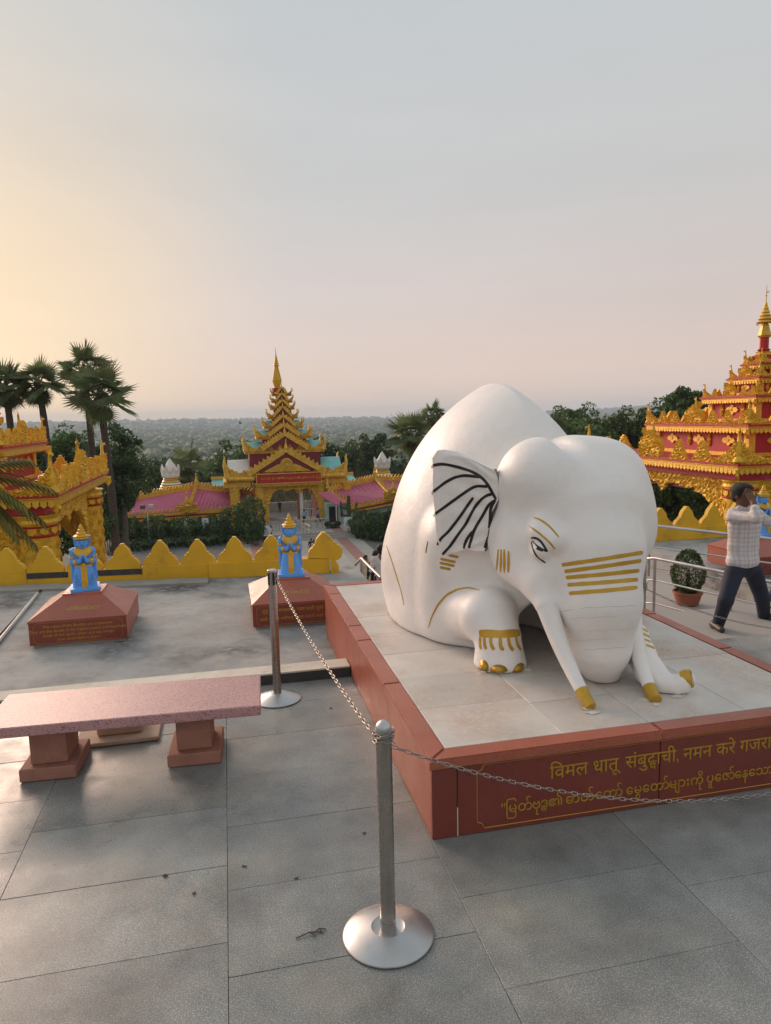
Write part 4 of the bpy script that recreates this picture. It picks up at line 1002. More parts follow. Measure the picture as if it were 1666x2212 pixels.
def ornaments(mname):
    if mname in ORN: return ORN[mname]
    d = {}
    d['finial'] = finial_mesh(mname)
    V, F = carved(poly_mask(crest_poly(.80, .62)), -.42, .42, -.02, .70, .022, .10, .05, .16, 3); d['antefix'] = mesh_data('antefix', V, F, mname)
    pl = [(-.55, 0), (-.60, .25), (-.56, .52), (-.47, .66), (-.42, .50), (-.36, .56), (-.28, .74), (-.2, .62), (-.1, .8), (0, .9), (.1, .8), (.2, .62), (.28, .74), (.36, .56), (.42, .50), (.47, .66), (.56, .52), (.60, .25), (.55, 0)]
    V, F = carved(poly_mask(pl), -.62, .62, 0, .92, .022, .16, .07, .2, 5); d['throne'] = mesh_data('crest', V, F, mname)
    V, F = carved(poly_mask(wing_poly(1.1, .55)), -1.12, .02, -.02, .70, .022, .12, .06, .18, 7); d['wing'] = mesh_data('corner_crest', V, F, mname); V2 = V*np.array([-1, 1, 1]); d['wing_r'] = mesh_data('corner_crest', V2, F[:, ::-1], mname)
    m = MB().prism([(-.085, 0), (.085, 0), (.075, -.05), (.088, -.09), (.06, -.125), (.02, -.145), (0, -.175), (-.02, -.145), (-.06, -.125), (-.088, -.09), (-.075, -.05)], -.02, .02); d['pendant'] = mesh_data('pendant', m.v, m.f, mname)
    # lozenge medallion of four petals round a boss
    m = MB()
    for a, ln in ((0, .34), (math.pi, .34), (math.pi/2, .20), (-math.pi/2, .20)):
        u, v = math.cos(a), math.sin(a); pts = [(0, 0), (.4, .30), (.75, .26), (1, 0), (.75, -.26), (.4, -.30)]
        m.prism([(u*p*ln-v*q*.34, v*p*ln+u*q*.34) for p, q in pts], -.045, .0)
    m.lathe([(.07, 0), (.06, .05), (.02, .07)], 10, m=Matrix.Rotation(math.pi/2, 4, 'X')); d['medallion'] = mesh_data('medallion', m.v, m.f, mname)
    V, F = carved(lambda X, Z: (np.abs(X) < .09*np.sin(np.pi*np.clip((Z+.24)/.48, 0, 1))**.6+.01), -.11, .11, -.24, .24, .016, .05, .03, .10, 9); d['leaf_panel'] = mesh_data('leaf_panel', V, F, mname)
    ORN[mname] = d; return d
def column_mesh(mname, rad, h):
    """round column with raised hexagon cells and a moulded capital; top at z = 0"""
    m = MB(); n = 24
    m.lathe([(rad*1.22, 0), (rad*1.22, -.03), (rad*1.14, -.05), (rad*1.10, -.12), (rad*1.14, -.20), (rad*1.12, -.24), (rad*1.0, -.25), (rad, -h)][::-1], n)
    rows = int((h-.75)/.36)
    for j in range(rows):
        for i in range(9):
            a = 2*math.pi*(i+.5*(j % 2))/9; z = -.82-j*.36
            for (s0, o0) in ((1.0, .012), (.72, .032), (.30, .055)):
                pts = []
                for q in range(6):
                    b = math.pi/6+q*math.pi/3; aa = a+math.cos(b)*.33*s0; zz = z+math.sin(b)*.20*s0; pts.append((math.cos(aa)*(rad+o0), math.sin(aa)*(rad+o0), zz))
                inn = [(x*.93, y*.93, zz) for x, y, zz in pts]; m.add(pts+inn, [tuple(range(6))]+[(k, k+6, (k+1) % 6+6, (k+1) % 6) for k in range(6)])
    return mesh_data('column', m.v, m.f, mname)
def pavilion(label, C, tiers, spire, gm, vis, frieze_z, arch, red='red_paint', frieze='pink_red', ground=-6.0, col_r=.48):
    """tiered square pavilion; tiers = [(half side, z of the eave top)], vis = yaw of the two sides seen"""
    cx, cy = C; r = thing('pavilion', label, 'pavilion', (cx, cy, ground), 'golden tiered pavilions')
    D = ornaments(gm); X4 = [0, math.pi/2, math.pi, -math.pi/2]
    def side(a, x, y, z):                          # point on the side whose outward normal is -y turned by a
        return (cx+x*math.cos(a)-y*math.sin(a), cy+x*math.sin(a)+y*math.cos(a), z)
    hidden = MB()
    for k, (h, zt) in enumerate(tiers):
        sc = 1.12*max(.32, h/tiers[0][0])**.66; q = .5+.5*min(sc, 1)
        B = lambda e, a, b: MB().cham((cx-e, cy-e, a), (cx+e, cy+e, b), .008)
        B(h, zt-.075*q, zt).build('eave_band', red, r); B(h-.03, zt-.115*q, zt-.0755*q).build('eave_moulding', gm, r); B(h-.06, zt-.19*q, zt-.1155*q).build('eave_moulding', 'leaf_gold' if gm == 'carved_gold' else gm, r)
        MB().box((cx-h+.06, cy-h+.06, zt+.001), (cx+h-.06, cy+h-.06, zt+.03)).build('roof_deck', red, r)
        # fringe of pendants under the eave
        step = .19*q; n = int((2*h-.1)/step)
        for a in X4:
            for i in range(n):
                x = (i-(n-1)/2)*step; p = side(a, x, -(h-.045), zt-.18*q)
                if a in vis and k < 3: place('pendant', D['pendant'], r, p, a, q)
                else: hidden.box((-.06*q, -.02, -.13*q), (.06*q, .02, 0), Matrix.Translation(p) @ Matrix.Rotation(a, 4, 'Z'))
            pc = side(a, -(h-.03), -(h-.03), zt-.18*q); place('corner_pendant', D['pendant'], r, pc, a+math.pi/4, (1.5*q, 2, 2.0*q))
        # crests on the eave
        for a in X4:
            pc = side(a, -(h-.14), -(h-.14), zt+.02)
            place('finial', D['finial'], r, pc, a+math.pi/4, .86*sc)
            place('corner_crest', D['wing_r'], r, side(a, -(h-.14), -(h-.10), zt+.0), a, sc); place('corner_crest', D['wing'], r, side(a-math.pi/2, (h-.14), -(h-.10), zt), a-math.pi/2, sc)
            if h > .8:
                place('crest', D['throne'], r, side(a, 0, -(h-.16), zt), a, sc*(1.0 if k else 1.0)); place('finial', D['finial'], r, side(a, 0, -(h-.22), zt+.25*sc), a, .80*sc)
                if h > 1.2:
                    for s in ((-.5, .5) if h < 2 else (-.62, -.36, .36, .62)): place('antefix', D['antefix'], r, side(a, s*h, -(h-.12), zt), a, sc)
        # storey above this eave
        if k+1 < len(tiers): h2, z2 = tiers[k+1]; e = h2-.42*max(.45, sc*.9); top = z2-.17
        else: e = h*.55; top = zt+.30
        MB().cham((cx-e, cy-e, zt+.03), (cx+e, cy+e, top), .01).build('storey_wall', red, r)
        MB().cham((cx-e-.05, cy-e-.05, zt+.031), (cx+e+.05, cy+e+.05, zt+.031+.14*q), .01).build('storey_base', gm, r)
        for a in X4:
            for s in (-1,): MB().cham((-.13*q, -.13*q, zt+.032), (.13*q, .13*q, top-.002), .01, Matrix.Translation(side(a, -e+.06*q, -e+.06*q, 0))).build('corner_pilaster', gm, r)
            hz = (zt+.18*q+top)/2; sz = min(1.0, (top-zt)/.78)
            if k+1 < len(tiers) and e > .5:
                place('medallion', D['medallion'], r, side(a, 0, -e-.002, hz), a, sz)
                for s in (-1, 1):
                    place('leaf_panel', D['leaf_panel'], r, side(a, s*.55*sz*1.05, -e-.01, hz), a, sz)
                    if e > 2: place('medallion', D['medallion'], r, side(a, s*e*.62, -e-.002, hz), a, sz)
    o = hidden.build('eave_fringe', gm, r); o['kind'] = 'stuff'
    # spire
    zt = tiers[-1][1]+.28; S = spire
    MB().lathe([(.30, zt), (.33, zt+.05), (.26, zt+.12), (.30, zt+.16), (.18, S[0]-.06), (.20, S[0])], 8, (cx, cy, 0), ang0=math.pi/8).build('spire_base', gm, r)
    rb = MB().lathe([(.17, S[0]), (.24, S[0]+.06), (.16, S[0]+.12), (.16, S[1])], 8, (cx, cy, 0)).build('spire_collar', red, r)
    MB().lathe([(.20, S[1]), (.25, S[1]+.08), (.24, S[1]+.12), (.115, S[2])], 8, (cx, cy, 0), ang0=math.pi/8).build('spire', 'leaf_gold', r)
    m = MB()
    for i in range(6):
        t = i/6; z = S[2]+(S[3]-S[2])*t; rr = .27*(1-t)**1.2+.03; m.lathe([(rr, z), (rr*1.05, z+.015), (rr*.72, z+.10), (rr*.55, z+(S[3]-S[2])/6)], 14, (cx, cy, 0))
    u = m.build('umbrella', 'old_gold', r)
    for i in range(10):
        a = 2*math.pi*i/10; MB().lathe([(.004, 0), (.018, -.03), (.006, -.09)][::-1], 6, (cx+.29*math.cos(a), cy+.29*math.sin(a), S[2])).build('bell', 'old_gold', u)
    MB().tube([(cx, cy, S[3]-.02), (cx, cy, S[4])], [.018, .008], 6).build('spire_rod', 'old_gold', r)
    MB().lathe([(.005, 0), (.035, .03), (.005, .07)], 8, (cx, cy, S[3]+.22)).build('spire_bead', 'old_gold', r); MB().prism([(0, 0), (.10, .03), (.13, .07), (.02, .06)], cy-.004, cy+.004, Matrix.Translation((cx, 0, S[3]+.34))).build('vane', 'old_gold', r)
    # lowest storey: red frieze beam, columns, carved arches
    h, zt = tiers[0]; f0, f1 = frieze_z; e = h-.50
    m = [MB().cham((cx-e-.06, cy-e-.06, f0), (cx+e+.06, cy-e+.12, f1), .006), MB().cham((cx-e-.06, cy+e-.12, f0), (cx+e+.06, cy+e+.06, f1), .006), MB().cham((cx-e-.058, cy-e+.121, f0+.001), (cx-e+.12, cy+e-.121, f1-.001), .006), MB().cham((cx+e-.12, cy-e+.121, f0+.001), (cx+e+.058, cy+e-.121, f1-.001), .006)]
    for b in m: b.build('frieze_beam', frieze, r)
    MB().box((cx-e-.1, cy-e-.1, f1+.001), (cx+e+.1, cy+e+.1, zt-.19)).build('eave_soffit', red, r)
    cm = column_mesh(gm, col_r, f0-ground)
    c_ = e-.22
    for sx in (-1, 1):
        for sy in (-1, 1):
            o = place('column', cm, r, (cx+sx*c_, cy+sy*c_, f0-.002))
            for z, hh in ((-.31, .05), (-.56, .07)):
                MB().lathe([(col_r+.03, z-hh/2), (col_r+.06, z), (col_r+.03, z+hh/2)], 24, (cx+sx*c_, cy+sy*c_, f0)).build('column_ring', red, o)
            for i in range(12):
                a = 2*math.pi*i/12; place('capital_leaf', D['pendant'], o, (cx+sx*c_+math.cos(a)*(col_r+.05), cy+sy*c_+math.sin(a)*(col_r+.05), f0-.34), a+math.pi/2, (1.3, 1, 1.1))
    w = c_-col_r*.7
    def mask(X, Z):
        u = np.abs(X)/w; zc = arch[0]-.05*np.cos(u*16)
        low = np.where(u < .05, arch[0]-.28+u*3, np.where(u < .52, zc, np.where(u < .56, arch[0]-.16, arch[0]-.16-(arch[1]*np.clip((u-.56)/.38, 0, 1)**1.7))))
        low = np.where(u > .94, arch[0]-.16-arch[1]-.15, low)
        return Z > low-f0
    V, F = carved(mask, -w, w, arch[0]-.16-arch[1]-.3-f0, -.005, .045, .12, .06, .30, 12); am = mesh_data('arch_panel', V, F, gm)
    for a in X4:
        o = place('arch_panel', am, r, side(a, 0, -c_-.02, f0), a)
        MB().box((-w, .07, arch[0]-.1), (w, .10, f0-.006), Matrix.Translation(side(a, 0, -c_-.02, 0)) @ Matrix.Rotation(a, 4, 'Z')).build('arch_back', 'maroon', o)
    MB().cham((cx-h+.2, cy-h+.2, ground-.6), (cx+h-.2, cy+h-.2, ground+.1), .02).build('floor_slab', 'paving_red', r)
    return r
SP = (4.43, 4.95, 5.50, 6.26, 6.90)
pavilion('golden tiered pavilion with red walls and tall spire on the right', (20.3, 24.0), [(4.85, .58), (3.08, 1.75), (1.58, 2.75), (.92, 3.45), (.58, 3.98)], SP, 'carved_gold', (0, -math.pi/2), (.02, .33), (-.42, 1.15))
pavilion('golden pavilion with carved eaves cut off by the left picture edge', (-8.60, 24.2), [(4.25, .46), (2.62, 1.70), (1.5, 2.7), (.92, 3.4), (.58, 3.95)], SP, 'carved_gold', (0, math.pi/2), (-.10, .20), (-.55, 1.25), col_r=.50)
# ------------------------------------------------------------------ gate tower across the courtyard
GZ = -10.0
def build_gate():
    GY = 85.0
    r = thing('gate_tower', 'distant golden and maroon tiered gate tower with spire across the courtyard', 'gate', (6.6, GY, GZ))
    k = lambda x, y: gy((860+x/2.211)/1.844, (1350+y/2.211)/1.844, GY)
    cxm = 6.7
    zz = lambda y: k(600, y).z
    D = ornaments('old_gold'); og = 'old_gold'
    half = lambda a, b: abs(k(b, 900).x-k(a, 900).x)/2
    # tiers: (eave y, half width, wall top y, wall half width)
    T = [(1200, half(85, 1110), 300, 880), (985, half(240, 930), 400, 760), (868, half(350, 797), 455, 692), (780, half(410, 728), 480, 660), (697, half(445, 688), 495, 640), (617, half(465, 662), 510, 625), (556, half(473, 645), 520, 615), (496, half(480, 640), 530, 600)]
    d0 = 3.2
    for i, (ey, hw, a, b) in enumerate(T):
        hw = hw*(1.07 if i > 1 else 1.0); z = zz(ey); dep = d0*hw/T[0][1]; th = .36*(hw/T[0][1])**.4
        if i == 0:
            # rounded lower eave: three torus-like rolls
            for s, (x0, x1) in enumerate(((-hw, -hw+1.5), (-hw+1.5, -hw+3.2), (hw-3.2, hw-1.5), (hw-1.5, hw))):
                MB().tube([(cxm+x0, GY-dep, z), (cxm+x0+.15, GY-dep, z), (cxm+x1-.15, GY-dep, z), (cxm+x1, GY-dep, z)], [.22, .32, .32, .22], 10).build('eave_roll', og, r, auto=50)
            MB().cham((cxm-hw+.2, GY-dep+.05, z-.25), (cxm+hw-.2, GY+dep, z+.22), .05).build('eave', og, r)
        else:
            MB().cham((cxm-hw, GY-dep, z-th/2), (cxm+hw, GY+dep, z+th*.1), .03).build('eave', og, r); MB().cham((cxm-hw-.06, GY-dep-.06, z+th*.1+.004), (cxm+hw+.06, GY+dep+.06, z+th*.5), .03).build('eave_moulding', og, r)
        z2 = zz(T[i+1][0]) if i+1 < len(T) else zz(440)
        w = half(a, b)*1.06; dw = dep*.62
        MB().cham((cxm-w, GY-dw, z+th*.5), (cxm+w, GY+dw, z2), .02).build('storey_wall', 'maroon', r)
        # side roofs in turquoise; the lowest left one painted white as reflected light
        if i < 4:
            for s in (-1, 1):
                x0, x1 = cxm+s*(w+.02), cxm+s*(hw-.25); zr = z+th*.5+.02; hr = (z2-z)*.62
                m = MB().add([(x0, GY-dep+.4, zr), (x1, GY-dep+.4, zr), (x1, GY+dep-.4, zr), (x0, GY+dep-.4, zr), (x0, GY-.3, zr+hr), (x1, GY-.3, zr+hr), (x1, GY+.3, zr+hr), (x0, GY+.3, zr+hr)], [(0, 3, 2, 1), (0, 1, 5, 4), (1, 2, 6, 5), (2, 3, 7, 6), (3, 0, 4, 7), (4, 5, 6, 7)]); m.build('side_roof', 'turquoise' if (s > 0 or i) else 'offwhite', r)
        # horns on the corners, crest along the front edge, gable in the middle
        hs = max(.5, 1.75*(hw/T[0][1])**.6)
        for s in (-1, 1):
            for yy in (GY-dep, GY+dep):
                MB().tube([(cxm+s*(hw-.15), yy, z+th*.4), (cxm+s*(hw-.05), yy, z+th*.4+.45*hs), (cxm+s*(hw+.12), yy, z+th*.4+.85*hs), (cxm+s*(hw+.05), yy, z+th*.4+1.15*hs), (cxm+s*(hw+.2), yy, z+th*.4+1.3*hs)], [.20*hs, .15*hs, .10*hs, .06*hs, .02], 7).build('horn', og, r, auto=60)
            place('corner_crest', D['wing' if s > 0 else 'wing_r'], r, (cxm+s*(hw-.1), GY-dep, z+th*.4), 0, (hw*.45, 1.5, 1.25*hs))
        na = max(4, int(2*hw/(.75*hs)))
        for q in range(na):
            xq = cxm-hw+2*hw*(q+.5)/na
            place('antefix', D['antefix'], r, (xq, GY-dep+.08, z+th*.45), 0, (.95*hs, 1.5, .80*hs))
        gw = w*(1.0 if i else 1.05); gh = (z2-z)*(1.05 if i else .92); zb = z+th*.5-.02
        for s in (-1, 1):
            # gable rake: a thick carved bar rising to the middle
            a0, a1 = Vector((cxm+s*gw, GY-dep-.1, zb)), Vector((cxm, GY-dep-.1, zb+gh)); t = (a1-a0).normalized(); nn = Vector((-t.z*s, 0, t.x*s)) if False else Vector((0, 1, 0)).cross(t)*(-s if False else 1)
            if nn.z < 0: nn = -nn
            wd = .55*hs if i else .85
            m = MB(); N = 9 if i < 3 else 5
            poly = [a0, a1, a1+nn*wd*.7]
            for q in range(N-1, -1, -1):
                p0 = a0.lerp(a1, (q+.9)/N); p1 = a0.lerp(a1, (q+.45)/N); poly += [p0+nn*wd*.62, p1+nn*wd*1.05]
            poly += [a0+nn*wd*.5]
            m.prism([(p.x, p.z) for p in poly], GY-dep-.25, GY-dep+.12); m.build('gable_rake', og, r)
        MB().prism([(cxm-gw, zb), (cxm+gw, zb), (cxm, zb+gh)], GY-dep-.02, GY-dep+.3).build('gable', 'maroon', r)
        place('finial', D['finial'], r, (cxm, GY-dep-.1, zb+gh), math.pi/2, (hs*.9, hs*.9, hs*.75))
    # wheel medallion and carved field in the pediment
    wz = zz(1090)
    wm = MB(); wr = .72
    wm.lathe([(wr, -.10), (wr, .0), (wr*.9, .06), (wr*.88, .0), (wr*.86, .0)], 36, m=Matrix.Translation((cxm, GY-d0-.30, wz)) @ Matrix.Rotation(math.pi/2, 4, 'X')); wo_ = wm.build('wheel', og, r)
    for i in range(20):
        a = 2*math.pi*i/20; MB().tube([(cxm+math.cos(a)*.16, GY-d0-.33, wz+math.sin(a)*.16), (cxm+math.cos(a)*wr*.88, GY-d0-.33, wz+math.sin(a)*wr*.88)], [.025, .05], 5).build('spoke', og, wo_)
    MB().lathe([(.17, 0), (.15, .08), (.03, .1)], 16, m=Matrix.Translation((cxm, GY-d0-.30, wz)) @ Matrix.Rotation(math.pi/2, 4, 'X')).build('hub', og, wo_)
    V, F = carved(poly_mask([(-2.7, 0), (2.7, 0), (1.0, .85), (-1.0, .85)]), -2.7, 2.7, 0, .9, .06, .14, .08, .35, 4); place('pediment_carving', mesh_data('pediment_carving', V, F, og), r, (cxm, GY-d0-.14, zz(1150)))
    # red sign board
    x0, x1, s0, s1 = k(350, 1200).x, k(890, 1200).x, zz(1242), zz(1168); sy = GY-d0-.45
    sb = MB().cham((x0, sy, s0), (x1, sy+.12, s1), .02).build('sign_board', 'red_paint', r)
    for lo, hi in (((x0-.1, sy-.04, s0-.12), (x1+.1, sy+.1, s0-.001)), ((x0-.1, sy-.04, s1+.001), (x1+.1, sy+.1, s1+.12)), ((x0-.1, sy-.039, s0), (x0-.001, sy+.1, s1)), ((x1+.001, sy-.039, s0), (x1+.1, sy+.1, s1))): MB().cham(lo, hi, .01).build('sign_frame', og, sb)
    W = x1-x0; zc = (s0+s1)/2-.10
    for tx_, ux_ in (('मंगल हो! पुनः पधािरये!', .06), ('Be happy! Visit again!', .385), ('ဝမ်းသာပါ! ြပန်လာပါ!', .70)):
        V, F = text_pieces([(tx_, W*ux_, 0, .34)], .02); mesh_obj('lettering', [(x0+p[0], sy-.005-p[2], zc+p[1]) for p in V], F, 'yellow_gold', sb)
    for u in (.345, .655): MB().lathe([(.10, 0), (.10, .03), (.02, .05)], 10, m=Matrix.Translation((x0+W*u, sy, zc+.12)) @ Matrix.Rotation(math.pi/2, 4, 'X')).build('rosette', 'yellow_gold', sb)
    # fringe beam, columns, carved arch, passage
    fz = zz(1250)
    for side_ in (-1, 1): MB().cham((cxm+side_*5.6-1.5, GY-d0+.2, fz-.30), (cxm+side_*5.6+1.5, GY+d0, fz+.4), .03).build('beam', og, r)
    MB().cham((x0-.3, GY-d0-.3, fz-.05), (x1+.3, GY+d0, fz+.16), .03).build('beam', og, r)
    n = 30
    for i in range(n): place('pendant', D['pendant'], r, (x0-.2+(x1-x0+.4)*(i+.5)/n, GY-d0-.32, fz-.06), 0, (1.25, 2, 1.6))
    cm = column_mesh(og, .55, fz-GZ)
    for x in (k(408, 1300).x-.4, k(905, 1300).x, k(408, 1300).x-3.2, k(905, 1300).x+3.0): place('column', cm, r, (x, GY-d0+.5, fz-.31)); place('column', cm, r, (x, GY+d0-.6, fz-.31))
    xa, xb = k(408, 1300).x, k(905, 1300).x; w = (xb-xa)/2; xc = (xa+xb)/2
    def mask(X, Z):
        u = np.abs(X)/w; low = np.where(u < .62, zz(1312)-fz+.08*np.cos(u*14), zz(1312)-fz-((u-.62)/.22)**2*1.6-.15); low = np.where(u > .84, GZ-fz, low); return Z > low
    V, F = carved(mask, -w, w, GZ-fz, -.05, .09, .5, .12, .6, 6); place('arch_panel', mesh_data('arch_panel', V, F, og), r, (xc, GY-d0+.6, fz)); 
    for s in (-1, 1): MB().box((xc+s*w*.86-.12, GY-d0+1.0, GZ), (xc+s*w*.86+.12, GY+d0-1, zz(1330))).build('passage_wall', 'maroon', r)
    MB().box((xc-w, GY-d0+.95, zz(1318)), (xc+w, GY+d0-.9, fz-.35)).build('passage_ceiling', 'maroon', r); place('arch_panel', mesh_data('arch_panel', V, F, og), r, (xc, GY+d0-.8, fz))
    # spire
    S = [zz(y) for y in (432, 365, 235, 130, 75)]
    MB().lathe([(.62, zz(470)), (.62, S[0])], 8, (cxm-.45, GY, 0)).build('spire_base', 'red_paint', r)
    MB().lathe([(.42, S[0]), (.74, S[1]), (.70, S[1]+.06), (.26, S[2])], 4, (cxm-.45, GY, 0), ang0=math.pi/4).build('spire', 'yellow_wall', r)
    m = MB()
    for i in range(5):
        t = i/5; z = S[2]+(S[3]-S[2])*t; rr = .34*(1-t)**1.3+.05; m.lathe([(rr, z), (rr*.75, z+.14), (rr*.6, z+(S[3]-S[2])/5)], 12, (cxm-.45, GY, 0))
    m.build('umbrella', og, r); MB().tube([(cxm-.45, GY, S[3]-.1), (cxm-.5, GY, S[4])], [.04, .02], 6).build('spire_rod', og, r)
    return r
build_gate()
# ------------------------------------------------------------------ pink-roofed halls on both sides of the gate
def roof_hall(label, eaves, ridge, eave_gold=True, drop=2.2):
    """eaves/ridge: lists of world points left to right; adjoining sloping roof faces with crests"""
    r = thing('roofed_hall', label, 'hall', tuple((eaves[0]+eaves[-1])/2-Vector((0, 0, drop))), 'pink-roofed halls by the gate')
    D = ornaments('old_gold'); n = len(eaves)
    for i in range(n-1):
        A, B, C_, E_ = eaves[i], eaves[i+1], ridge[i+1], ridge[i]; nn = (B-A).cross(E_-A).normalized()*.12
        mesh_obj('roof', [A, B, C_, E_, A-nn, B-nn, C_-nn, E_-nn], [(0, 1, 2, 3), (7, 6, 5, 4), (0, 4, 5, 1), (1, 5, 6, 2), (2, 6, 7, 3), (3, 7, 4, 0)], 'pink_roof', r)
        # standing seams of the roof sheets
        L = (B-A).length; ns = int(L/.42)
        for q in range(1, ns):
            p, e = A.lerp(B, q/ns), E_.lerp(C_, q/ns); MB().tube([p+nn*.2, e+nn*.2], .035, 4).build('roof_seam', 'pink_roof', r)
        # eave: carved gold band over red and gold rolls, spiky crest
        for dz, th, m_, off in ((-.30, .32, 'old_gold', .10), (-.50, .16, 'red_paint', .0), (-.72, .20, 'old_gold', .06)):
            d = (B-A).normalized(); nz = Vector((d.y, -d.x, 0)); a, b = A+nz*off, B+nz*off
            mesh_obj('eave_band', [a+Vector((0, 0, dz)), b+Vector((0, 0, dz)), b+Vector((0, 0, dz+th)), a+Vector((0, 0, dz+th)), a-nz*.5+Vector((0, 0, dz)), b-nz*.5+Vector((0, 0, dz)), b-nz*.5+Vector((0, 0, dz+th)), a-nz*.5+Vector((0, 0, dz+th))], [(0, 1, 2, 3), (7, 6, 5, 4), (0, 4, 5, 1), (1, 5, 6, 2), (2, 6, 7, 3), (3, 7, 4, 0)], m_, r)
        tooth = mesh_data('crest_tooth', *(lambda m: (m.v, m.f))(MB().prism([(-.22, 0), (.22, 0), (.12, .12), (.06, .34), (.16, .55), (-.02, .45), (-.14, .2)], -.05, .05)), 'old_gold')
        for P, Q, k, hgt in ((A, B, .48, .62), (E_, C_, .40, .72)):
            L = (Q-P).length; nt = int(L/k); d = (Q-P)
            for q in range(nt): place('crest_tooth', tooth, r, P.lerp(Q, (q+.5)/nt)+Vector((0, 0, .12 if P is A else .42)), math.atan2(d.y, d.x), (1, 1, hgt))
        d = (C_-E_).normalized(); nz = Vector((d.y, -d.x, 0)); a, b = E_, C_
        mesh_obj('ridge_wall', [a+nz*.12-Vector((0, 0, .1)), b+nz*.12-Vector((0, 0, .1)), b+nz*.12+Vector((0, 0, .48)), a+nz*.12+Vector((0, 0, .48)), a-nz*.12-Vector((0, 0, .1)), b-nz*.12-Vector((0, 0, .1)), b-nz*.12+Vector((0, 0, .48)), a-nz*.12+Vector((0, 0, .48))], [(0, 1, 2, 3), (7, 6, 5, 4), (0, 4, 5, 1), (1, 5, 6, 2), (2, 6, 7, 3), (3, 7, 4, 0)], 'old_gold', r)
        # wall below
        dn = Vector((0, 0, -drop)); a, b = A-nz*.9+Vector((0, 0, -.7)), B-nz*.9+Vector((0, 0, -.7)); bk = -nz*3
        mesh_obj('wall', [a, b, b+bk, a+bk, a+dn, b+dn, b+bk+dn, a+bk+dn], [(0, 1, 2, 3), (7, 6, 5, 4), (0, 4, 5, 1), (1, 5, 6, 2), (2, 6, 7, 3), (3, 7, 4, 0)], 'pale_wall', r)
    # hip crests at the ends and on the joints, with spikes
    for i in range(n):
        P, Q = eaves[i], ridge[i]; L = (Q-P).length; nt = int(L/.55); d = Q-P
        MB().tube([P+Vector((0, 0, .1)), Q+Vector((0, 0, .2))], .16, 6).build('hip_ridge', 'old_gold', r)
        for q in range(nt): place('hip_spike', D['finial'], r, P.lerp(Q, (q+.4)/nt)+Vector((0, 0, .05)), RNG.uniform(0, 6), (.8, .8, .72))
        place('ridge_finial', D['finial'], r, Q+Vector((0, 0, .3)), math.pi/2, (1.5, 1.5, 1.3))
    for i in range(1, n-1):
        P = eaves[i]; place('peacock_crest', D['throne'], r, P+Vector((0, -.3, -.1)), 0, (2.0, 2, 1.7)); place('peacock_finial', D['finial'], r, P+Vector((0, -.35, .6)), math.pi/2, (2.0, 2.0, 1.5))
    return r
E0 = [gy(255, 1116, 78), gy(406, 1105, 82.5), gy(545, 1098, 84)]
R0 = [gy(293, 1079, 82.5), gy(425, 1054.7, 87), gy(562, 1070, 88.5)]
roof_hall('pink-roofed hall with gold crests left of the gate', E0, R0)
z3 = lambda x, y: ((860+x/2.211)/1.844, (1350+y/2.211)/1.844)
E1 = [gy(*z3(1190, 1478), 78), gy(*z3(1560, 1405), 77), gy(*z3(2000, 1330), 80)]
R1 = [gy(*z3(985, 1340), 81.5), gy(*z3(1400, 1245), 84), gy(*z3(1900, 1250), 85)]
roof_hall('pink-roofed hall with gold crests right of the gate', E1, R1)
# gatehouse with small pink awning beside the right hall
r = thing('gatehouse', 'small pale gatehouse with pink awning and dark doorway', 'gatehouse', tuple(gz(725, 1140, GZ)))
a = gy(*z3(905, 1375), 79); b = gy(*z3(1060, 1470), 77); c = gy(*z3(1150, 1450), 77); d = gy(*z3(1000, 1345), 80)
mesh_obj('awning', [a, b, c, d, a+Vector((0, 0, .12)), b+Vector((0, 0, .12)), c+Vector((0, 0, .12)), d+Vector((0, 0, .12))], [(0, 3, 2, 1), (4, 5, 6, 7), (0, 1, 5, 4), (1, 2, 6, 5), (2, 3, 7, 6), (3, 0, 4, 7)], 'pink_roof', r)
p = gz(*z3(1000, 1640), GZ); q = gz(*z3(1170, 1640), GZ)
MBX((p.x-.4, 79.5, GZ), (q.x+1.2, 82.5, b.z-.1)).build('wall', 'pale_wall', r); dx = gz(*z3(1030, 1640), GZ).x
MBX((dx-.55, 79.44, GZ), (dx+.45, 79.52, GZ+2.3)).build('doorway', 'dark_void', r); MB().tube([(b.x, b.y, GZ), (b.x, b.y, b.z)], .06, 8).build('post', 'offwhite', r)
MBX((dx+.75, 79.45, GZ+1.1), (dx+1.05, 79.52, GZ+1.6)).build('notice', 'red_paint', r)
# teal flat-roofed outbuildings behind the halls
for lb, (x0, y0_), (x1, y1_), Y in (('teal flat roof with gold edge behind the left hall', (-40, 1290), (150, 1255), 92), ('teal flat roof with gold edge behind the right hall', (1075, 1270), (1250, 1215), 92)):
    a, b = gy(*z3(x0, y0_), Y), gy(*z3(x1, y1_), Y); r = thing('outbuilding', lb, 'building', ((a.x+b.x)/2, Y, GZ), 'teal outbuildings by the gate'); zt = max(a.z, b.z)
    MBX((a.x, Y+.5, GZ), (b.x, Y+4, zt-.5)).build('wall', 'pale_wall', r); mesh_obj('roof', [(a.x, Y, zt-.75), (b.x, Y, zt-.75), (b.x, Y+4, zt), (a.x, Y+4, zt), (a.x, Y, zt-.9), (b.x, Y, zt-.9), (b.x, Y+4, zt-.3), (a.x, Y+4, zt-.3)], [(0, 1, 2, 3), (7, 6, 5, 4), (0, 4, 5, 1), (1, 5, 6, 2), (2, 6, 7, 3), (3, 7, 4, 0)], 'turquoise', r)
    MBX((a.x-.1, Y+3.8, zt), (b.x+.1, Y+4.1, zt+.35)).build('roof_edge', 'old_gold', r)
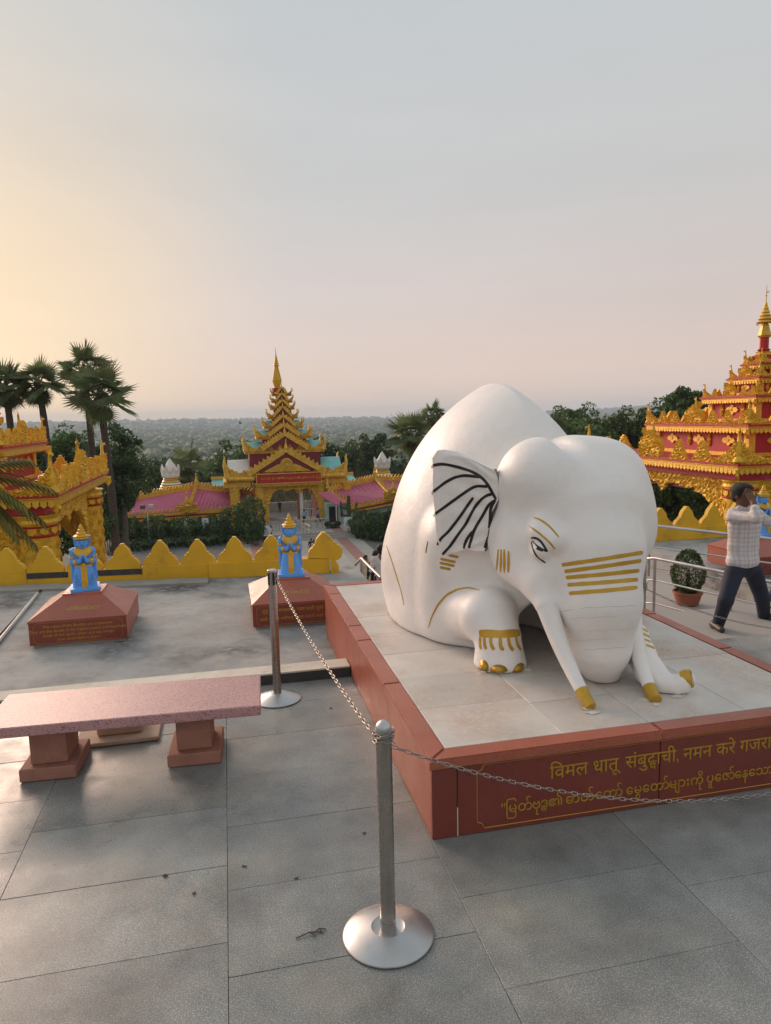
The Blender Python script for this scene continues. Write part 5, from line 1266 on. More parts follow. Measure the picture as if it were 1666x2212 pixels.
# ------------------------------------------------------------------ white and gold lotus-bud stupas
def stupa(label, px, py0, py1, Y):
    b, t = gy(px, py1, Y), gy(px, py0, Y); H = t.z-b.z; c = (b.x, Y, b.z); r = thing('lotus_stupa', label, 'stupa', c, 'white and gold lotus stupas'); s = H/4.2
    m = lambda prof: MB().lathe([(q*s, z*s) for q, z in prof], 24, c)
    MBX((c[0]-1.5*s, Y-1.5*s, GZ), (c[0]+1.5*s, Y+1.5*s, c[2])).build('plinth', 'old_gold', r)
    for i in range(6):
        z = i*.30; q = 1.55-.10*i-.02*i*i*.3; m([(q*.95, z), (q*1.04, z+.08), (q*1.02, z+.16), (q*.90, z+.28)]).build('tier', 'yellow_gold' if i not in (0, 3) else 'offwhite', r, auto=40)
    m([(1.0, 1.80), (1.1, 2.0), (1.08, 2.35), (.9, 2.7), (.5, 3.0)]).build('bell', 'offwhite', r, auto=40); m([(.86, 2.42), (.98, 2.5), (.92, 2.66)]).build('bell_band', 'yellow_gold', r, auto=40)
    for i in range(8):
        a = 2*math.pi*i/8+math.pi/8; u = Vector((math.cos(a), math.sin(a), 0)); v = Vector((-u.y, u.x, 0)); pts = []
        for w, z, o in ((-.40, 2.3, 1.05), (-.42, 2.7, 1.12), (0, 3.45 if i % 2 else 3.2, 1.18), (.42, 2.7, 1.12), (.40, 2.3, 1.05)): pts.append(Vector(c)+(u*o+v*w+Vector((0, 0, z)))*s)
        inn = [p-u*.15*s for p in pts]; mesh_obj('petal', pts+inn, [(0, 1, 2, 3, 4), (9, 8, 7, 6, 5)]+[(j, j+5, (j+1) % 5+5, (j+1) % 5) for j in range(5)], 'offwhite', r)
    m([(.72, 2.7), (.66, 3.1), (.42, 3.6), (.14, 4.05), (.01, 4.2)]).build('bud', 'offwhite', r, auto=60)
    return r
stupa('white and gold lotus stupa behind the left pink-roofed hall', 371, 990, 1062, 92)
stupa('white and gold lotus stupa behind the right pink-roofed hall', 827, 975, 1040, 90)
# ------------------------------------------------------------------ courtyard floor, path, railings, signs
cg = structure(MBX((-24, 50.0, GZ-.3), (17, 98, GZ-.01)).build('courtyard', 'asphalt'))
pth = structure(MBX((.6, 50.1, GZ-.009), (13.0, 71.5, GZ+.004)).build('path', 'paving'))
for x in (1.9, 10.6): MBX((x, 50.1, GZ+.005), (x+1.1, 71.4, GZ+.009)).build('path_stripe', 'paving_red', pth)
for i in range(3): MBX((.6, 71.5+i*.5, GZ-.3), (13.0, 72+i*.5+(12.5 if i == 2 else 0), GZ+.17*(i+1))).build('path_step', 'paving', pth)
for x in (1.9, 10.6): MBX((x, 72.6, GZ+.512), (x+1.1, 79, GZ+.517)).build('path_stripe', 'paving_red', pth)
CZ = GZ+.51
structure(MBX((-2, 87, GZ-.29), (30, 96, GZ+.005)).build('road', 'asphalt'))
def court_rail(label, A, B, n, h=1.0, z0=CZ, z1=CZ):
    A, B = Vector((*A, z0)), Vector((*B, z1)); r = thing('railing', label, 'railing', tuple(A), 'stainless steel railings')
    for dz in (h, h*.55): MB().tube([A+Vector((0, 0, dz)), B+Vector((0, 0, dz))], .045 if dz == h else .03, 6).build('handrail' if dz == h else 'rail_bar', 'brushed_steel', r)
    for i in range(n): p = A.lerp(B, i/(n-1)); MB().tube([p, p+Vector((0, 0, h))], .04, 6).build('post', 'brushed_steel', r)
g3 = lambda x, y, z=CZ: gz(*z3(x, y), z)
P = lambda x, y: g3(x, y).xy
court_rail('far steel railing slanting down towards the steps', P(740, 1690), P(838, 1735), 4)
court_rail('far steel railing running across before the gate', P(690, 1680), P(990, 1660), 7)
court_rail('short far steel railing left of the blue statue crown', P(470, 1690), P(560, 1690), 4)
court_rail('far steel railing beside the queue below the gate', P(660, 1650), P(720, 1690), 5)
railing('steel stair railing just beyond the corner of the roof terrace', [(2.1, 9.9), (2.1, 11.4), (2.1, 12.1)], [-.02, -.02, -.30], [(2.1, 10.1, -.02), (2.1, 11.4, -.02)], bars=(0, .28, .55), z0=-1.3)
# gate leaf and post seen through the opening
r = thing('gate_post', 'orange gate post with golden cap inside the gate opening', 'post', tuple(g3(745, 1590)))
p = g3(745, 1590); MBX((p.x-.32, p.y-.3, CZ-.5), (p.x-.02, p.y+.3, CZ+3.2)).build('shaft', 'terracotta', r); MBX((p.x-.018, p.y-.3, CZ-.5), (p.x+.35, p.y+.3, CZ+3.2)).build('shaft', 'offwhite', r); MB().lathe([(.55, 0), (.5, .25), (.22, .55), (.25, .7)], 4, (p.x, p.y, CZ+3.2), ang0=math.pi/4).build('cap', 'yellow_gold', r)
r = thing('gate_leaf', 'white iron gate leaf standing open beside the orange post', 'gate', tuple(g3(790, 1590)))
for i in range(7): MB().tube([(p.x+.45+i*.18, p.y-.1-i*.12, CZ-.2), (p.x+.45+i*.18, p.y-.1-i*.12, CZ+2.6-i*.2)], .035, 5).build('bar', 'offwhite', r)
for z in (.2, 1.3): MB().tube([(p.x+.4, p.y-.05, CZ+z), (p.x+1.6, p.y-.85, CZ+z)], .04, 5).build('cross_bar', 'offwhite', r)
def garden_sign(label, px, py_top, py_bot, Y, w=.75, h=.95, hexa=True, zb=GZ, post='bark'):
    t = gy(px, py_top, Y); b_ = gy(px, py_bot, Y); h = t.z-b_.z; w = h*.8; r = thing('garden_sign', label, 'sign', (t.x, Y, zb), 'white garden notice boards'); x, z = t.x, b_.z
    MB().prism([(x-w/2, z+.12*h), (x-w*.32, z), (x+w*.32, z), (x+w/2, z+.12*h), (x+w/2, z+.88*h), (x+w*.32, z+h), (x-w*.32, z+h), (x-w/2, z+.88*h)], Y-.03, Y+.03).build('board', 'sign_white', r)
    MB().tube([(x, Y+.08, zb-.2), (x, Y+.08, z+h*.7)], .05, 6).build('post', post, r)
    for i, (u, ww) in enumerate(((.42, .6), (.30, .5), (.18, .62))): MBX((x-w*ww/2, Y-.036, z+u*h), (x+w*ww/2, Y-.031, z+(u+.045)*h)).build('text_line', 'sign_ink', r)
    MB().prism([(x-.16*w, z+.56*h), (x+.16*w, z+.56*h), (x, z+.82*h)], Y-.036, Y-.031).build('emblem', 'sign_ink', r)
garden_sign('white hexagonal notice board in front of the left hedge', 443, 1119, 1136, 74)
garden_sign('white hexagonal notice board left of the blue statue with the gate behind', 575, 1136, 1158, 70, zb=GZ)
garden_sign('grey notice board on a brown post beside the right hedge', 752, 1117, 1141, 72, post='terracotta')
t = gy(318, 1098, 74); r = thing('lamp_post', 'thin pale lamp post with two floodlights in front of the left hedge', 'lamp post', (t.x, 74, GZ))
MB().tube([(t.x, 74, GZ-.2), (t.x, 74, t.z)], .06, 8).build('pole', 'pvc', r); MB().tube([(t.x-.45, 74, t.z-.05), (t.x+.45, 74, t.z-.05)], .04, 6).build('arm', 'pvc', r)
for s in (-1, 1): MB().cham((t.x+s*.4-.24, 73.7, t.z-.02), (t.x+s*.4+.24, 74, t.z+.36), .02).build('floodlight', 'sign_ink' if s < 0 else 'glass_lamp', r)
# ------------------------------------------------------------------ terrain out to the hills
def vnoise(x, y, seed=0):
    """smooth value noise on numpy arrays"""
    xi, yi = np.floor(x).astype(np.int64), np.floor(y).astype(np.int64); u, v = x-xi, y-yi; u, v = u*u*(3-2*u), v*v*(3-2*v)
    h = lambda a, b: (np.sin(a*127.1+b*311.7+seed*74.7)*43758.5453) % 1.0
    return (h(xi, yi)*(1-u)+h(xi+1, yi)*u)*(1-v)+(h(xi, yi+1)*(1-u)+h(xi+1, yi+1)*u)*v
RID = [(-300, 922), (0, 918), (130, 912), (400, 908), (700, 904), (833, 903), (1000, 898), (1200, 890), (1300, 885), (1380, 879), (1430, 877), (1520, 875), (1600, 874), (1666, 873), (2000, 872)]
raz, rel = [], []
for x, y in RID:
    d = ray(x, y); raz.append(math.atan2(d.x, d.y)); rel.append(d.z/math.hypot(d.x, d.y))
def ground_z(x, y):
    r = np.hypot(x, y); az = np.arctan2(x, y); el = np.interp(az, raz, rel)
    top = CAMH+5200*el-9+6*(vnoise(az*60, r*0, 3)-.5)
    K = [0, 12.6, 50, 112, 420, 1900]; Z = [-2.2, -2.2, -10.45, -10.45, -40, -44]
    z = np.interp(r, K, Z)
    t = np.clip((r-1900)/3300, 0, 1); z = np.where(r > 1900, -44+(top+44)*(t*t*(3-2*t)), z); z = np.where(r > 5200, top-(r-5200)*.02, z)
    z = z+np.clip((r-150)/600, 0, 1)*6*(vnoise(x/260, y/260, 1)-.5)*np.clip((5200-r)/2000, 0, 1)
    return z
rr = np.concatenate([[0.0], np.geomspace(3, 5900, 120)]); aa = np.linspace(-math.pi, math.pi, 181)[:-1]
RRR, AAA = np.meshgrid(rr, aa, indexing='ij'); GX, GYY = RRR*np.sin(AAA), RRR*np.cos(AAA); GZZ = ground_z(GX, GYY)
Vg = np.stack([GX.ravel(), GYY.ravel(), GZZ.ravel()], 1); nA = len(aa)
Fg = [(i*nA+j, i*nA+(j+1) % nA, (i+1)*nA+(j+1) % nA, (i+1)*nA+j) for i in range(len(rr)-1) for j in range(nA)]
structure(mesh_obj('ground', Vg, Fg, 'earth', smooth=True, recentre=False))
# ------------------------------------------------------------------ foliage helpers
def fast_mesh(name, V, F, material, parent=None, smooth=False):
    V = np.asarray(V, float); F = np.asarray(F, np.int32); k = F.shape[1]; c = (V.min(0)+V.max(0))/2; me = bpy.data.meshes.new(name)
    me.vertices.add(len(V)); me.vertices.foreach_set('co', (V-c).ravel()); me.loops.add(F.size); me.loops.foreach_set('vertex_index', F.ravel()); me.polygons.add(len(F)); me.polygons.foreach_set('loop_start', np.arange(0, F.size, k, dtype=np.int32))
    if smooth: me.polygons.foreach_set('use_smooth', np.ones(len(F), bool))
    me.update(); me.materials.append(M[material]); o = bpy.data.objects.new(name, me); o.location = c; return put(o, parent)
def leaves(rg, P, size, up=.4, aspect=.45):
    """leaf-shaped quads at the points P"""
    n = len(P); d = rg.normal(size=(n, 3)); d[:, 2] += up*-.3; d /= np.linalg.norm(d, axis=1)[:, None]; nr = rg.normal(size=(n, 3)); nr[:, 2] += up*2; s = np.cross(d, nr); s /= np.linalg.norm(s, axis=1)[:, None]+1e-9
    L = size*rg.uniform(.6, 1.35, n)[:, None]; a, b = d*L, s*L*aspect
    V = np.stack([P-a*.5, P+b*.5-a*.05, P+a*.5, P-b*.5-a*.05], 1).reshape(-1, 3); return V, np.arange(4*n).reshape(n, 4)
def clumps(rg, n, rad, shape=1.0):
    """clump centres filling an uneven crown of radii rad"""
    P = rg.normal(size=(n, 3)); P /= np.linalg.norm(P, axis=1)[:, None]; P *= (rg.uniform(.25, 1, n)**.5)[:, None]
    k = 1+.28*np.sin(3*np.arctan2(P[:, 1], P[:, 0])+rg.uniform(0, 6))*1+.15*rg.normal(size=n); return P*np.array(rad)*k[:, None]
def crown(rg, rad, nc, nl, cs, leaf, aspect=.5):
    C = clumps(rg, nc, rad); P = []
    for c in C:
        q = rg.normal(size=(nl, 3)); q /= np.linalg.norm(q, axis=1)[:, None]; q *= (rg.uniform(.3, 1, nl)**.4)[:, None]*cs*rg.uniform(.6, 1.3); q[:, 2] *= .75; P.append(c+q)
    return leaves(rg, np.concatenate(P), leaf, aspect=aspect), C
TREES = {}
def tree(label, base, h, rad, seed, material='tree_leaf', group='trees beyond the parapets', dens=1.0, leaf=.34):
    rg = np.random.default_rng(seed); r = thing('broadleaf_tree', label, 'tree', tuple(base), group); b = Vector(base); cz = h-rad[2]*.95
    (V, F), C = crown(rg, rad, int(60*dens), 85, rad[0]*.30, leaf)
    fast_mesh('crown', V+np.array([b.x, b.y, b.z+cz]), F, material, r)
    m = MB(); tw = .035*h; pts = [(b.x+.15*math.sin(i*1.1+seed), b.y+.1*math.cos(i*1.7), b.z-.3+(cz+.1)*i/5) for i in range(6)]; m.tube(pts, [tw*(1-.1*i) for i in range(6)], 8); t = m.build('trunk', 'bark', r, auto=60)
    for i in range(7):
        c = C[rg.integers(len(C))]*.75; s = Vector(pts[3 if i < 3 else 5]); MB().tube([s, s.lerp(Vector((b.x+c[0], b.y+c[1], b.z+cz+c[2])), .55)+Vector((0, 0, .25)), (b.x+c[0], b.y+c[1], b.z+cz+c[2])], [tw*.42, tw*.25, tw*.08], 5).build('limb', 'bark', t)
    return r
def tree_px(label, px, py, Y, w_px, h_px, seed, mat_='tree_leaf', group='trees beyond the parapets', dens=1.0, leaf=.34):
    """a tree whose crown is centred on a line of sight at depth Y, standing on the ground there"""
    c = gy(px, py, Y); dep = (c-CAMP).dot(CF); k = dep/FPX; rad = (w_px*k/2, w_px*k/2*.9, h_px*k/2); gz_ = float(ground_z(np.array([c.x]), np.array([c.y]))[0]); H = c.z+rad[2]*.95-gz_
    return tree(label, (c.x, c.y, gz_), H, rad, seed, mat_, group, dens, leaf)
TL = [('bushy tree with ragged crown behind the left palms', 262, 1010, 60, 95, 185, 'tree_leaf'), ('low green tree just right of the left pavilion', 245, 1115, 60, 45, 90, 'tree_leaf'),
      ('light green tree behind the left lotus stupa', 345, 1040, 105, 70, 85, 'tree_leaf_light'), ('tree filling the gap between the left palms', 150, 985, 62, 120, 110, 'tree_leaf'), ('tree behind the roof of the left pavilion', 60, 1010, 60, 130, 120, 'tree_leaf'),
      ('tree seen through the arch of the left pavilion', 165, 1130, 45, 120, 120, 'tree_leaf'),
      ('dark tree beside the right pink-roofed hall', 770, 1000, 108, 90, 110, 'tree_leaf'), ('dark tree just left of the elephant back', 815, 985, 100, 75, 90, 'tree_leaf'), ('tree between the gate and the right lotus stupa', 735, 1030, 112, 60, 80, 'tree_leaf'),
      ('tree left of the gate behind the mid palm', 455, 1040, 112, 75, 70, 'tree_leaf'),
      ('dark round tree on the skyline right of the elephant back', 1245, 925, 62, 85, 85, 'tree_leaf'), ('bright green tree between elephant and right pavilion', 1335, 945, 52, 120, 110, 'tree_leaf_light'), ('lower green tree behind the elephant head', 1280, 975, 48, 100, 90, 'tree_leaf'),
      ('tall tree rising behind the right pavilion tiers', 1480, 885, 44, 105, 85, 'tree_leaf'), ('tree peeping over the right pavilion eave', 1415, 930, 50, 90, 80, 'tree_leaf_light'),
      ('shaded tree seen through the left of the right arch', 1430, 1090, 33, 130, 170, 'tree_leaf'), ('shaded tree seen through the right of the right arch', 1510, 1100, 34, 130, 160, 'tree_leaf'), ('shaded tree at the far right behind the pavilion column', 1620, 1080, 36, 140, 170, 'tree_leaf')]
for i, (lb, px, py, Y, w, h, m_) in enumerate(TL): tree_px(lb, px, py, Y, w, h, 40+i, m_, dens=1.5 if i < 2 or i > 9 else 1.0, leaf=.30 if Y < 70 else .45)
# ------------------------------------------------------------------ fan palms
def fan_leaf(seed, n=26, spread=R(270)):
    rg = np.random.default_rng(seed); V = [(0, 0, 0)]; F = []
    ring = []
    for i in range(2*n+1):
        a = -spread/2+spread*i/(2*n); z = .03*(1 if i % 2 else -1); q = .46; V.append((math.cos(a)*q, math.sin(a)*q, z-.03)); ring.append(len(V)-1)
    for i in range(n):
        a = -spread/2+spread*(2*i+1)/(2*n); L = rg.uniform(.92, 1.08)*(1-.18*abs(a)/(spread/2)); dr = rg.uniform(-.16, .03); V.append((math.cos(a)*L, math.sin(a)*L, dr)); t = len(V)-1
        F += [(0, ring[2*i], ring[2*i+1]), (0, ring[2*i+1], ring[2*i+2]), (ring[2*i], t, ring[2*i+1]), (ring[2*i+1], t, ring[2*i+2])]
    me = bpy.data.meshes.new('frond'); me.from_pydata(V, [], F); me.update(); return me
FANS = [fan_leaf(s) for s in range(4)]
for me in FANS: me.materials.append(M['palm_leaf'])
def palm(label, px, py, Y, R_px, foot_px=None, nfr=26, seed=1, dead=5, group='fan palms'):
    c = gy(px, py, Y); k = (c-CAMP).dot(CF)/FPX; Rm = R_px*k; rg = np.random.default_rng(seed)
    fx = gy(foot_px, 1150, Y).x if foot_px else c.x; b = Vector((fx, Y, float(ground_z(np.array([fx]), np.array([Y]))[0]))); r = thing('fan_palm', label, 'palm tree', tuple(b), group)
    hub = c-Vector((0, 0, Rm*.35)); P = [b.lerp(hub, t)+Vector((.22*math.sin(t*3.1), 0, 0)) for t in np.linspace(0, 1, 9)]; tw = .20
    prof = []; tr_ = MB(); N = 40; pts = [b.lerp(hub, t)+Vector((.22*math.sin(t*3.1), 0, 0)) for t in np.linspace(0, 1, N)]; tr_.tube(pts, [tw*(1.25-.35*t)*(1.0 if i % 2 else 1.06) for i, t in enumerate(np.linspace(0, 1, N))], 12); tr_.build('trunk', 'trunk', r, auto=70)
    # leaf bases under the crown
    m = MB()
    for i in range(26):
        a = i*2.4; z = -.25-.035*i; p = hub+Vector((0, 0, z)); u = Vector((math.cos(a), math.sin(a), .55)); m.tube([p+u*.12, p+u*.34, p+u*.52+Vector((0, 0, .12))], [.085, .06, .015], 5)
    m.build('leaf_bases', 'dead_frond', r)
    for i in range(nfr+dead):
        dd = i >= nfr; el = (rg.uniform(-70, -40) if dd else 82-105*((i+.5)/nfr)**.95)+rg.uniform(-8, 8); az = i*2.39996+rg.uniform(-.25, .25); el = R(el); u = Vector((math.cos(az)*math.cos(el), math.sin(az)*math.cos(el), math.sin(el)))
        pl = Rm*rg.uniform(.40, .56)*(.8 if dd else 1); tip = hub+u*pl+Vector((0, 0, -.06*pl)); side = Vector((-math.sin(az), math.cos(az), 0)); tl = R(rg.uniform(15, 60)); ax = (u*math.cos(tl)-Vector((0, 0, 1))*math.sin(tl)*.5); ax.normalize(); nz = ax.cross(side).normalized(); nz = nz if nz.z > 0 else -nz; roll = R(rg.uniform(-35, 35)); yv = (side*math.cos(roll)+nz*math.sin(roll)).normalized(); xv = ax-yv*ax.dot(yv); xv.normalize()
        sc = Rm*rg.uniform(.52, .66)*(.7 if dd else 1); mt = frame(tip, xv, yv) @ Matrix.Diagonal((sc, sc, sc, 1))
        o = bpy.data.objects.new('frond', FANS[i % 4]); COL.objects.link(o); o.parent = r; o.matrix_parent_inverse = WM[r.name].inverted(); o.matrix_basis = mt; WM[o.name] = mt
        MB().tube([hub+u*.1, hub+u*pl*.6, tip+xv*.05*sc], [.05, .032, .02], 5).build('petiole', 'palm_leaf' if not dd else 'dead_frond', r)
    return r
palm('tall fan palm with full round crown nearest the left pavilion', 212, 828, 44, 88, 243, 15, 3)
palm('tallest fan palm rising behind the full-crowned one', 180, 778, 49, 66, 200, 14, 4)
palm('fan palm with dark trunk over the left pavilion roof', 82, 808, 46, 68, 116, 16, 5, dead=8)
palm('fan palm with hanging dead fronds at the left picture edge', 10, 815, 46, 66, 30, 16, 6, dead=12)
palm('single fan palm behind the left lotus stupa', 405, 985, 96, 52, 404, 13, 7, dead=7)
palm('fan palm with spreading leaves just left of the elephant back', 885, 918, 45, 66, 890, 14, 8, dead=3)
palm('taller fan palm tip showing above the elephant back', 935, 886, 48, 38, 935, 11, 9, dead=2)
palm('fan palm top peeping over the right slope of the elephant back', 1196, 912, 50, 42, 1190, 12, 10, dead=2)
# near palm whose fronds hang in from the left edge
r = thing('feathery_palm', 'near yellow-green palm fronds hanging in at the left edge', 'palm tree', tuple(gz(-120, 1300, LZ-.6)))
root = gy(-95, 1020, 13.0); MB().tube([(root.x, 13.0, -3), (root.x, 13.0, root.z)], [.16, .11], 10).build('trunk', 'trunk', r, auto=60)
for k_, tip in enumerate(((88, 1120), (70, 1168), (105, 1050), (60, 990), (30, 1150), (50, 1090))):
    A = gy(-95, 1020, 13.0); B = gy(*tip, 13.0-.15*k_); mid = (A+B)/2+Vector((0, 0, .22)); sp = [A*float((1-t)**2)+mid*float(2*t*(1-t))+B*float(t*t) for t in np.linspace(0, 1, 15)]
    m = MB().tube(sp, [.022*(1-.8*i/14) for i in range(15)], 5); fo = m.build('frond', 'palm_leaf_near', r)
    for i in range(2, 15):
        t = (sp[i]-sp[i-1]).normalized()
        for s in (-1, 1):
            L = .40*math.sin(math.pi*(i/14)**.8*.9)+.10; dn = (t*.75+Vector((0, s*.45, -.42-.15*(s > 0)))).normalized(); w = Vector((0, .2, 1)).cross(dn).normalized()*.036; p = sp[i]; q = p+dn*L+Vector((0, 0, -.06)); h = p+dn*L*.45
            mesh_obj('leaflet', [p, h+w, q, h-w, h+Vector((0, 0, .012))], [(0, 1, 4), (1, 2, 4), (2, 3, 4), (3, 0, 4), (0, 3, 2, 1)], 'palm_leaf_near', fo)
# ------------------------------------------------------------------ hedges and garden plants in the courtyard
def bush(label, px, py, Y, w_px, h_px, seed, name='hedge_bush', group='hedge bushes in the courtyard', leaf=.22, mat_='hedge_leaf', zb=GZ, dens=1.0):
    c = gy(px, py, Y); k = (c-CAMP).dot(CF)/FPX; rx, rz = w_px*k/2, h_px*k/2; rg = np.random.default_rng(seed); r = thing(name, label, 'bush', (c.x, c.y, zb), group)
    n = int(3200*dens); P = rg.normal(size=(n, 3)); P /= np.linalg.norm(P, axis=1)[:, None]; P *= (rg.uniform(.55, 1, n)**.35)[:, None]*(1+.10*np.sin(P[:, :1]*9+seed)+.08*np.sin(P[:, 2:]*8)); P = P*np.array([rx, rx*.85, rz])+np.array(c)
    P[:, 2] = np.maximum(P[:, 2], zb+.05); V, F = leaves(rg, P, leaf, aspect=.5); fast_mesh('foliage', V, F, mat_, r)
    m = MB()
    for i in range(4): m.tube([(c.x+.1*i-.15, c.y, zb-.2), (c.x+(i-1.5)*rx*.3, c.y, c.z)], [.06, .03], 5)
    m.build('stem', 'bark', r); return r
HB = [(275, 1140, 75, 70, 48), (335, 1138, 75, 80, 46), (395, 1139, 75, 80, 42), (455, 1137, 75, 80, 46), (505, 1126, 74, 75, 62), (542, 1112, 73, 70, 76), (552, 1144, 70, 42, 44), (232, 1140, 70, 50, 60)]
HLB = ['hedge bush at the left end beside the left pavilion', 'hedge bush behind the lamp post', 'hedge bush below the peacock crest of the left hall', 'hedge bush left of the tall one near the gate', 'tall hedge bush near the left side of the gate', 'reddish-tipped tall bush against the gate column', 'small rounded bush at the hedge corner by the gate', 'hedge bush at the foot of the leaning palm']
for i, (a, lb) in enumerate(zip(HB, HLB)): bush(lb, *a, seed=60+i)
for i, (a, lb) in enumerate(zip(((780, 1132, 72, 52, 60), (812, 1138, 70, 52, 62), (838, 1135, 69, 40, 60)), ('clipped light green bush beside the right notice board', 'dark bush between the right notice board and the elephant', 'dark bush half hidden by the elephant back'))): bush(lb, *a, seed=80+i, mat_='tree_leaf_light' if i == 0 else 'hedge_leaf')
for i, (px, py) in enumerate(((708, 1128), (720, 1133), (730, 1127))): bush(('small round shrub left of three by the gatehouse', 'small round shrub middle of three by the gatehouse', 'small round shrub right of three by the gatehouse')[i], px, py+4, 75, 14, 10, 90+i, zb=CZ, leaf=.14, dens=.3)
def strap_bed(label, quad, n, seed, h=.9, mat_='hedge_leaf'):
    rg = np.random.default_rng(seed); V = []; F = []
    a, b, c, d = [gz(x, y, GZ) for x, y in quad]
    for i in range(n):
        u, v = rg.uniform(), rg.uniform(); p = a.lerp(b, u).lerp(d.lerp(c, u), v); hh = h*rg.uniform(.6, 1.2)
        for j in range(7):
            az = rg.uniform(0, 6.28); o = Vector((math.cos(az), math.sin(az), 0)); s = Vector((-o.y, o.x, 0))*.06; m = p+o*.25*hh+Vector((0, 0, hh*.8)); t = p+o*.65*hh+Vector((0, 0, hh*rg.uniform(.4, .95))); k = len(V)
            V += [p-s, p+s, m+s, m-s, t]; F += [(k, k+1, k+2, k+3), (k+3, k+2, k+4, k+4)]
    o = fast_mesh('garden_plants', V, F, mat_); tag(o, label, 'plants', kind='stuff')
strap_bed('strap-leaved garden plants in front of the left hedge', ((240, 1195), (590, 1172), (575, 1150), (240, 1155)), 700, 5)
strap_bed('strap-leaved plants below the right hedge', ((770, 1165), (850, 1175), (850, 1150), (770, 1150)), 160, 6)
# tall cactus beside the right hall
r = thing('cactus', 'tall branching cactus in front of the right pink roof', 'cactus', tuple(gz(752, 1150, GZ))); c = gy(*z3(1168, 1380), 75); MB().tube([(c.x, 75, GZ), (c.x, 75, c.z)], [.22, .2], 8).build('stem', 'hedge_leaf', r, auto=60)
for s, z, h in ((-1, .45, 1.1), (1, .55, 1.0), (-1, .65, .8), (1, .3, 1.3)): b = Vector((c.x, 75, GZ+(c.z-GZ)*z)); MB().tube([b, b+Vector((s*.7, 0, .1)), b+Vector((s*.9, 0, h))], [.13, .14, .10], 7).build('arm', 'hedge_leaf', r, auto=60)
# dry bank beyond the gate
bank = structure(MBX((-4, 96.1, GZ-.3), (24, 97, GZ+1.1)).build('bank_wall', 'cement'))
rg = np.random.default_rng(3); n = 2600; P = np.stack([rg.uniform(-2, 22, n), rg.uniform(97.2, 105, n), np.full(n, GZ+.6)], 1); P[:, 2] += (P[:, 1]-97)*.35; d = rg.normal(size=(n, 3))*.35; d[:, 2] = rg.uniform(.9, 1.8, n); s = np.stack([np.full(n, .07), np.zeros(n), np.zeros(n)], 1)
o = fast_mesh('grass_bank', np.stack([P-s, P+s, P+d+s*.2, P+d-s*.2], 1).reshape(-1, 3), np.arange(4*n).reshape(n, 4), 'dry_grass'); tag(o, 'dry grass on the bank beyond the gate opening', 'grass', kind='stuff')
structure(mesh_obj('bank', [(-4, 97, GZ+.9), (24, 97, GZ+.9), (24, 106, GZ+3.4), (-4, 106, GZ+3.4), (-4, 106, GZ-.3), (24, 106, GZ-.3), (24, 97, GZ-.3), (-4, 97, GZ-.3)], [(0, 1, 2, 3), (3, 2, 5, 4), (7, 6, 5, 4), (0, 3, 4, 7), (1, 6, 5, 2)], 'dry_grass'))
for i, x_ in enumerate((1, 5.5, 10, 14.5)): tree(('dark tree on the bank seen at the left of the gate opening', 'dark tree on the bank seen in the middle of the gate opening', 'dark tree on the bank seen at the right of the gate opening', 'dark tree on the bank hidden by the right gate column')[i], (x_, 107, GZ), 8.5, (3.2, 3, 3.6), 140+i, 'tree_leaf', leaf=.5)
for i, (x_, y_, h_) in enumerate(((21, 66, 6.5), (24, 76, 8), (28, 92, 7), (29, 60, 7.5), (31, 84, 9), (36, 70, 8))): tree(('tree on the grass right of the courtyard, nearest the path', 'tree on the grass right of the courtyard, behind the nearest one', 'tree on the grass behind the far end of the right hall', 'tree on the grass far right of the courtyard, nearest the stairs', 'tallest tree on the grass far right of the courtyard', 'tree on the grass at the far right edge of the courtyard')[i], (x_, y_, GZ-.45), h_, (h_*.38, h_*.36, h_*.42), 160+i, 'tree_leaf', leaf=.45)
# potted clipped bush on the landing
c = gz(1485, 1306, LOWZ); r = thing('potted_bush', 'clipped round green bush in a terracotta pot behind the railing', 'potted plant', tuple(c))
MB().lathe([(.12, 0), (.15, .02), (.19, .16), (.205, .17), (.205, .20), (.185, .20), (.18, .17)], 24, c).build('pot', 'terracotta', r, auto=40)
rg = np.random.default_rng(8); n = 6500; P = rg.normal(size=(n, 3)); P /= np.linalg.norm(P, axis=1)[:, None]; P *= (rg.uniform(.5, 1, n)**.3)[:, None]; z = P[:, 2]; wd = np.where(z > 0, np.sqrt(np.clip(1-np.abs(z)**3.2, 0, 1)), np.sqrt(np.clip(1-np.abs(z)**2.5, 0, 1))*1.02); P[:, :2] *= (.9+.15*(z < .2))[:, None]; P = P*np.array([.23, .23, .33])+np.array([c.x, c.y, c.z+.48]); V, F = leaves(rg, P, .035, up=.9, aspect=.35); fast_mesh('foliage', V, F, 'topiary_leaf', r)
MB().tube([(c.x, c.y, c.z+.1), (c.x, c.y, c.z+.45)], .03, 8).build('stem', 'bark', r)
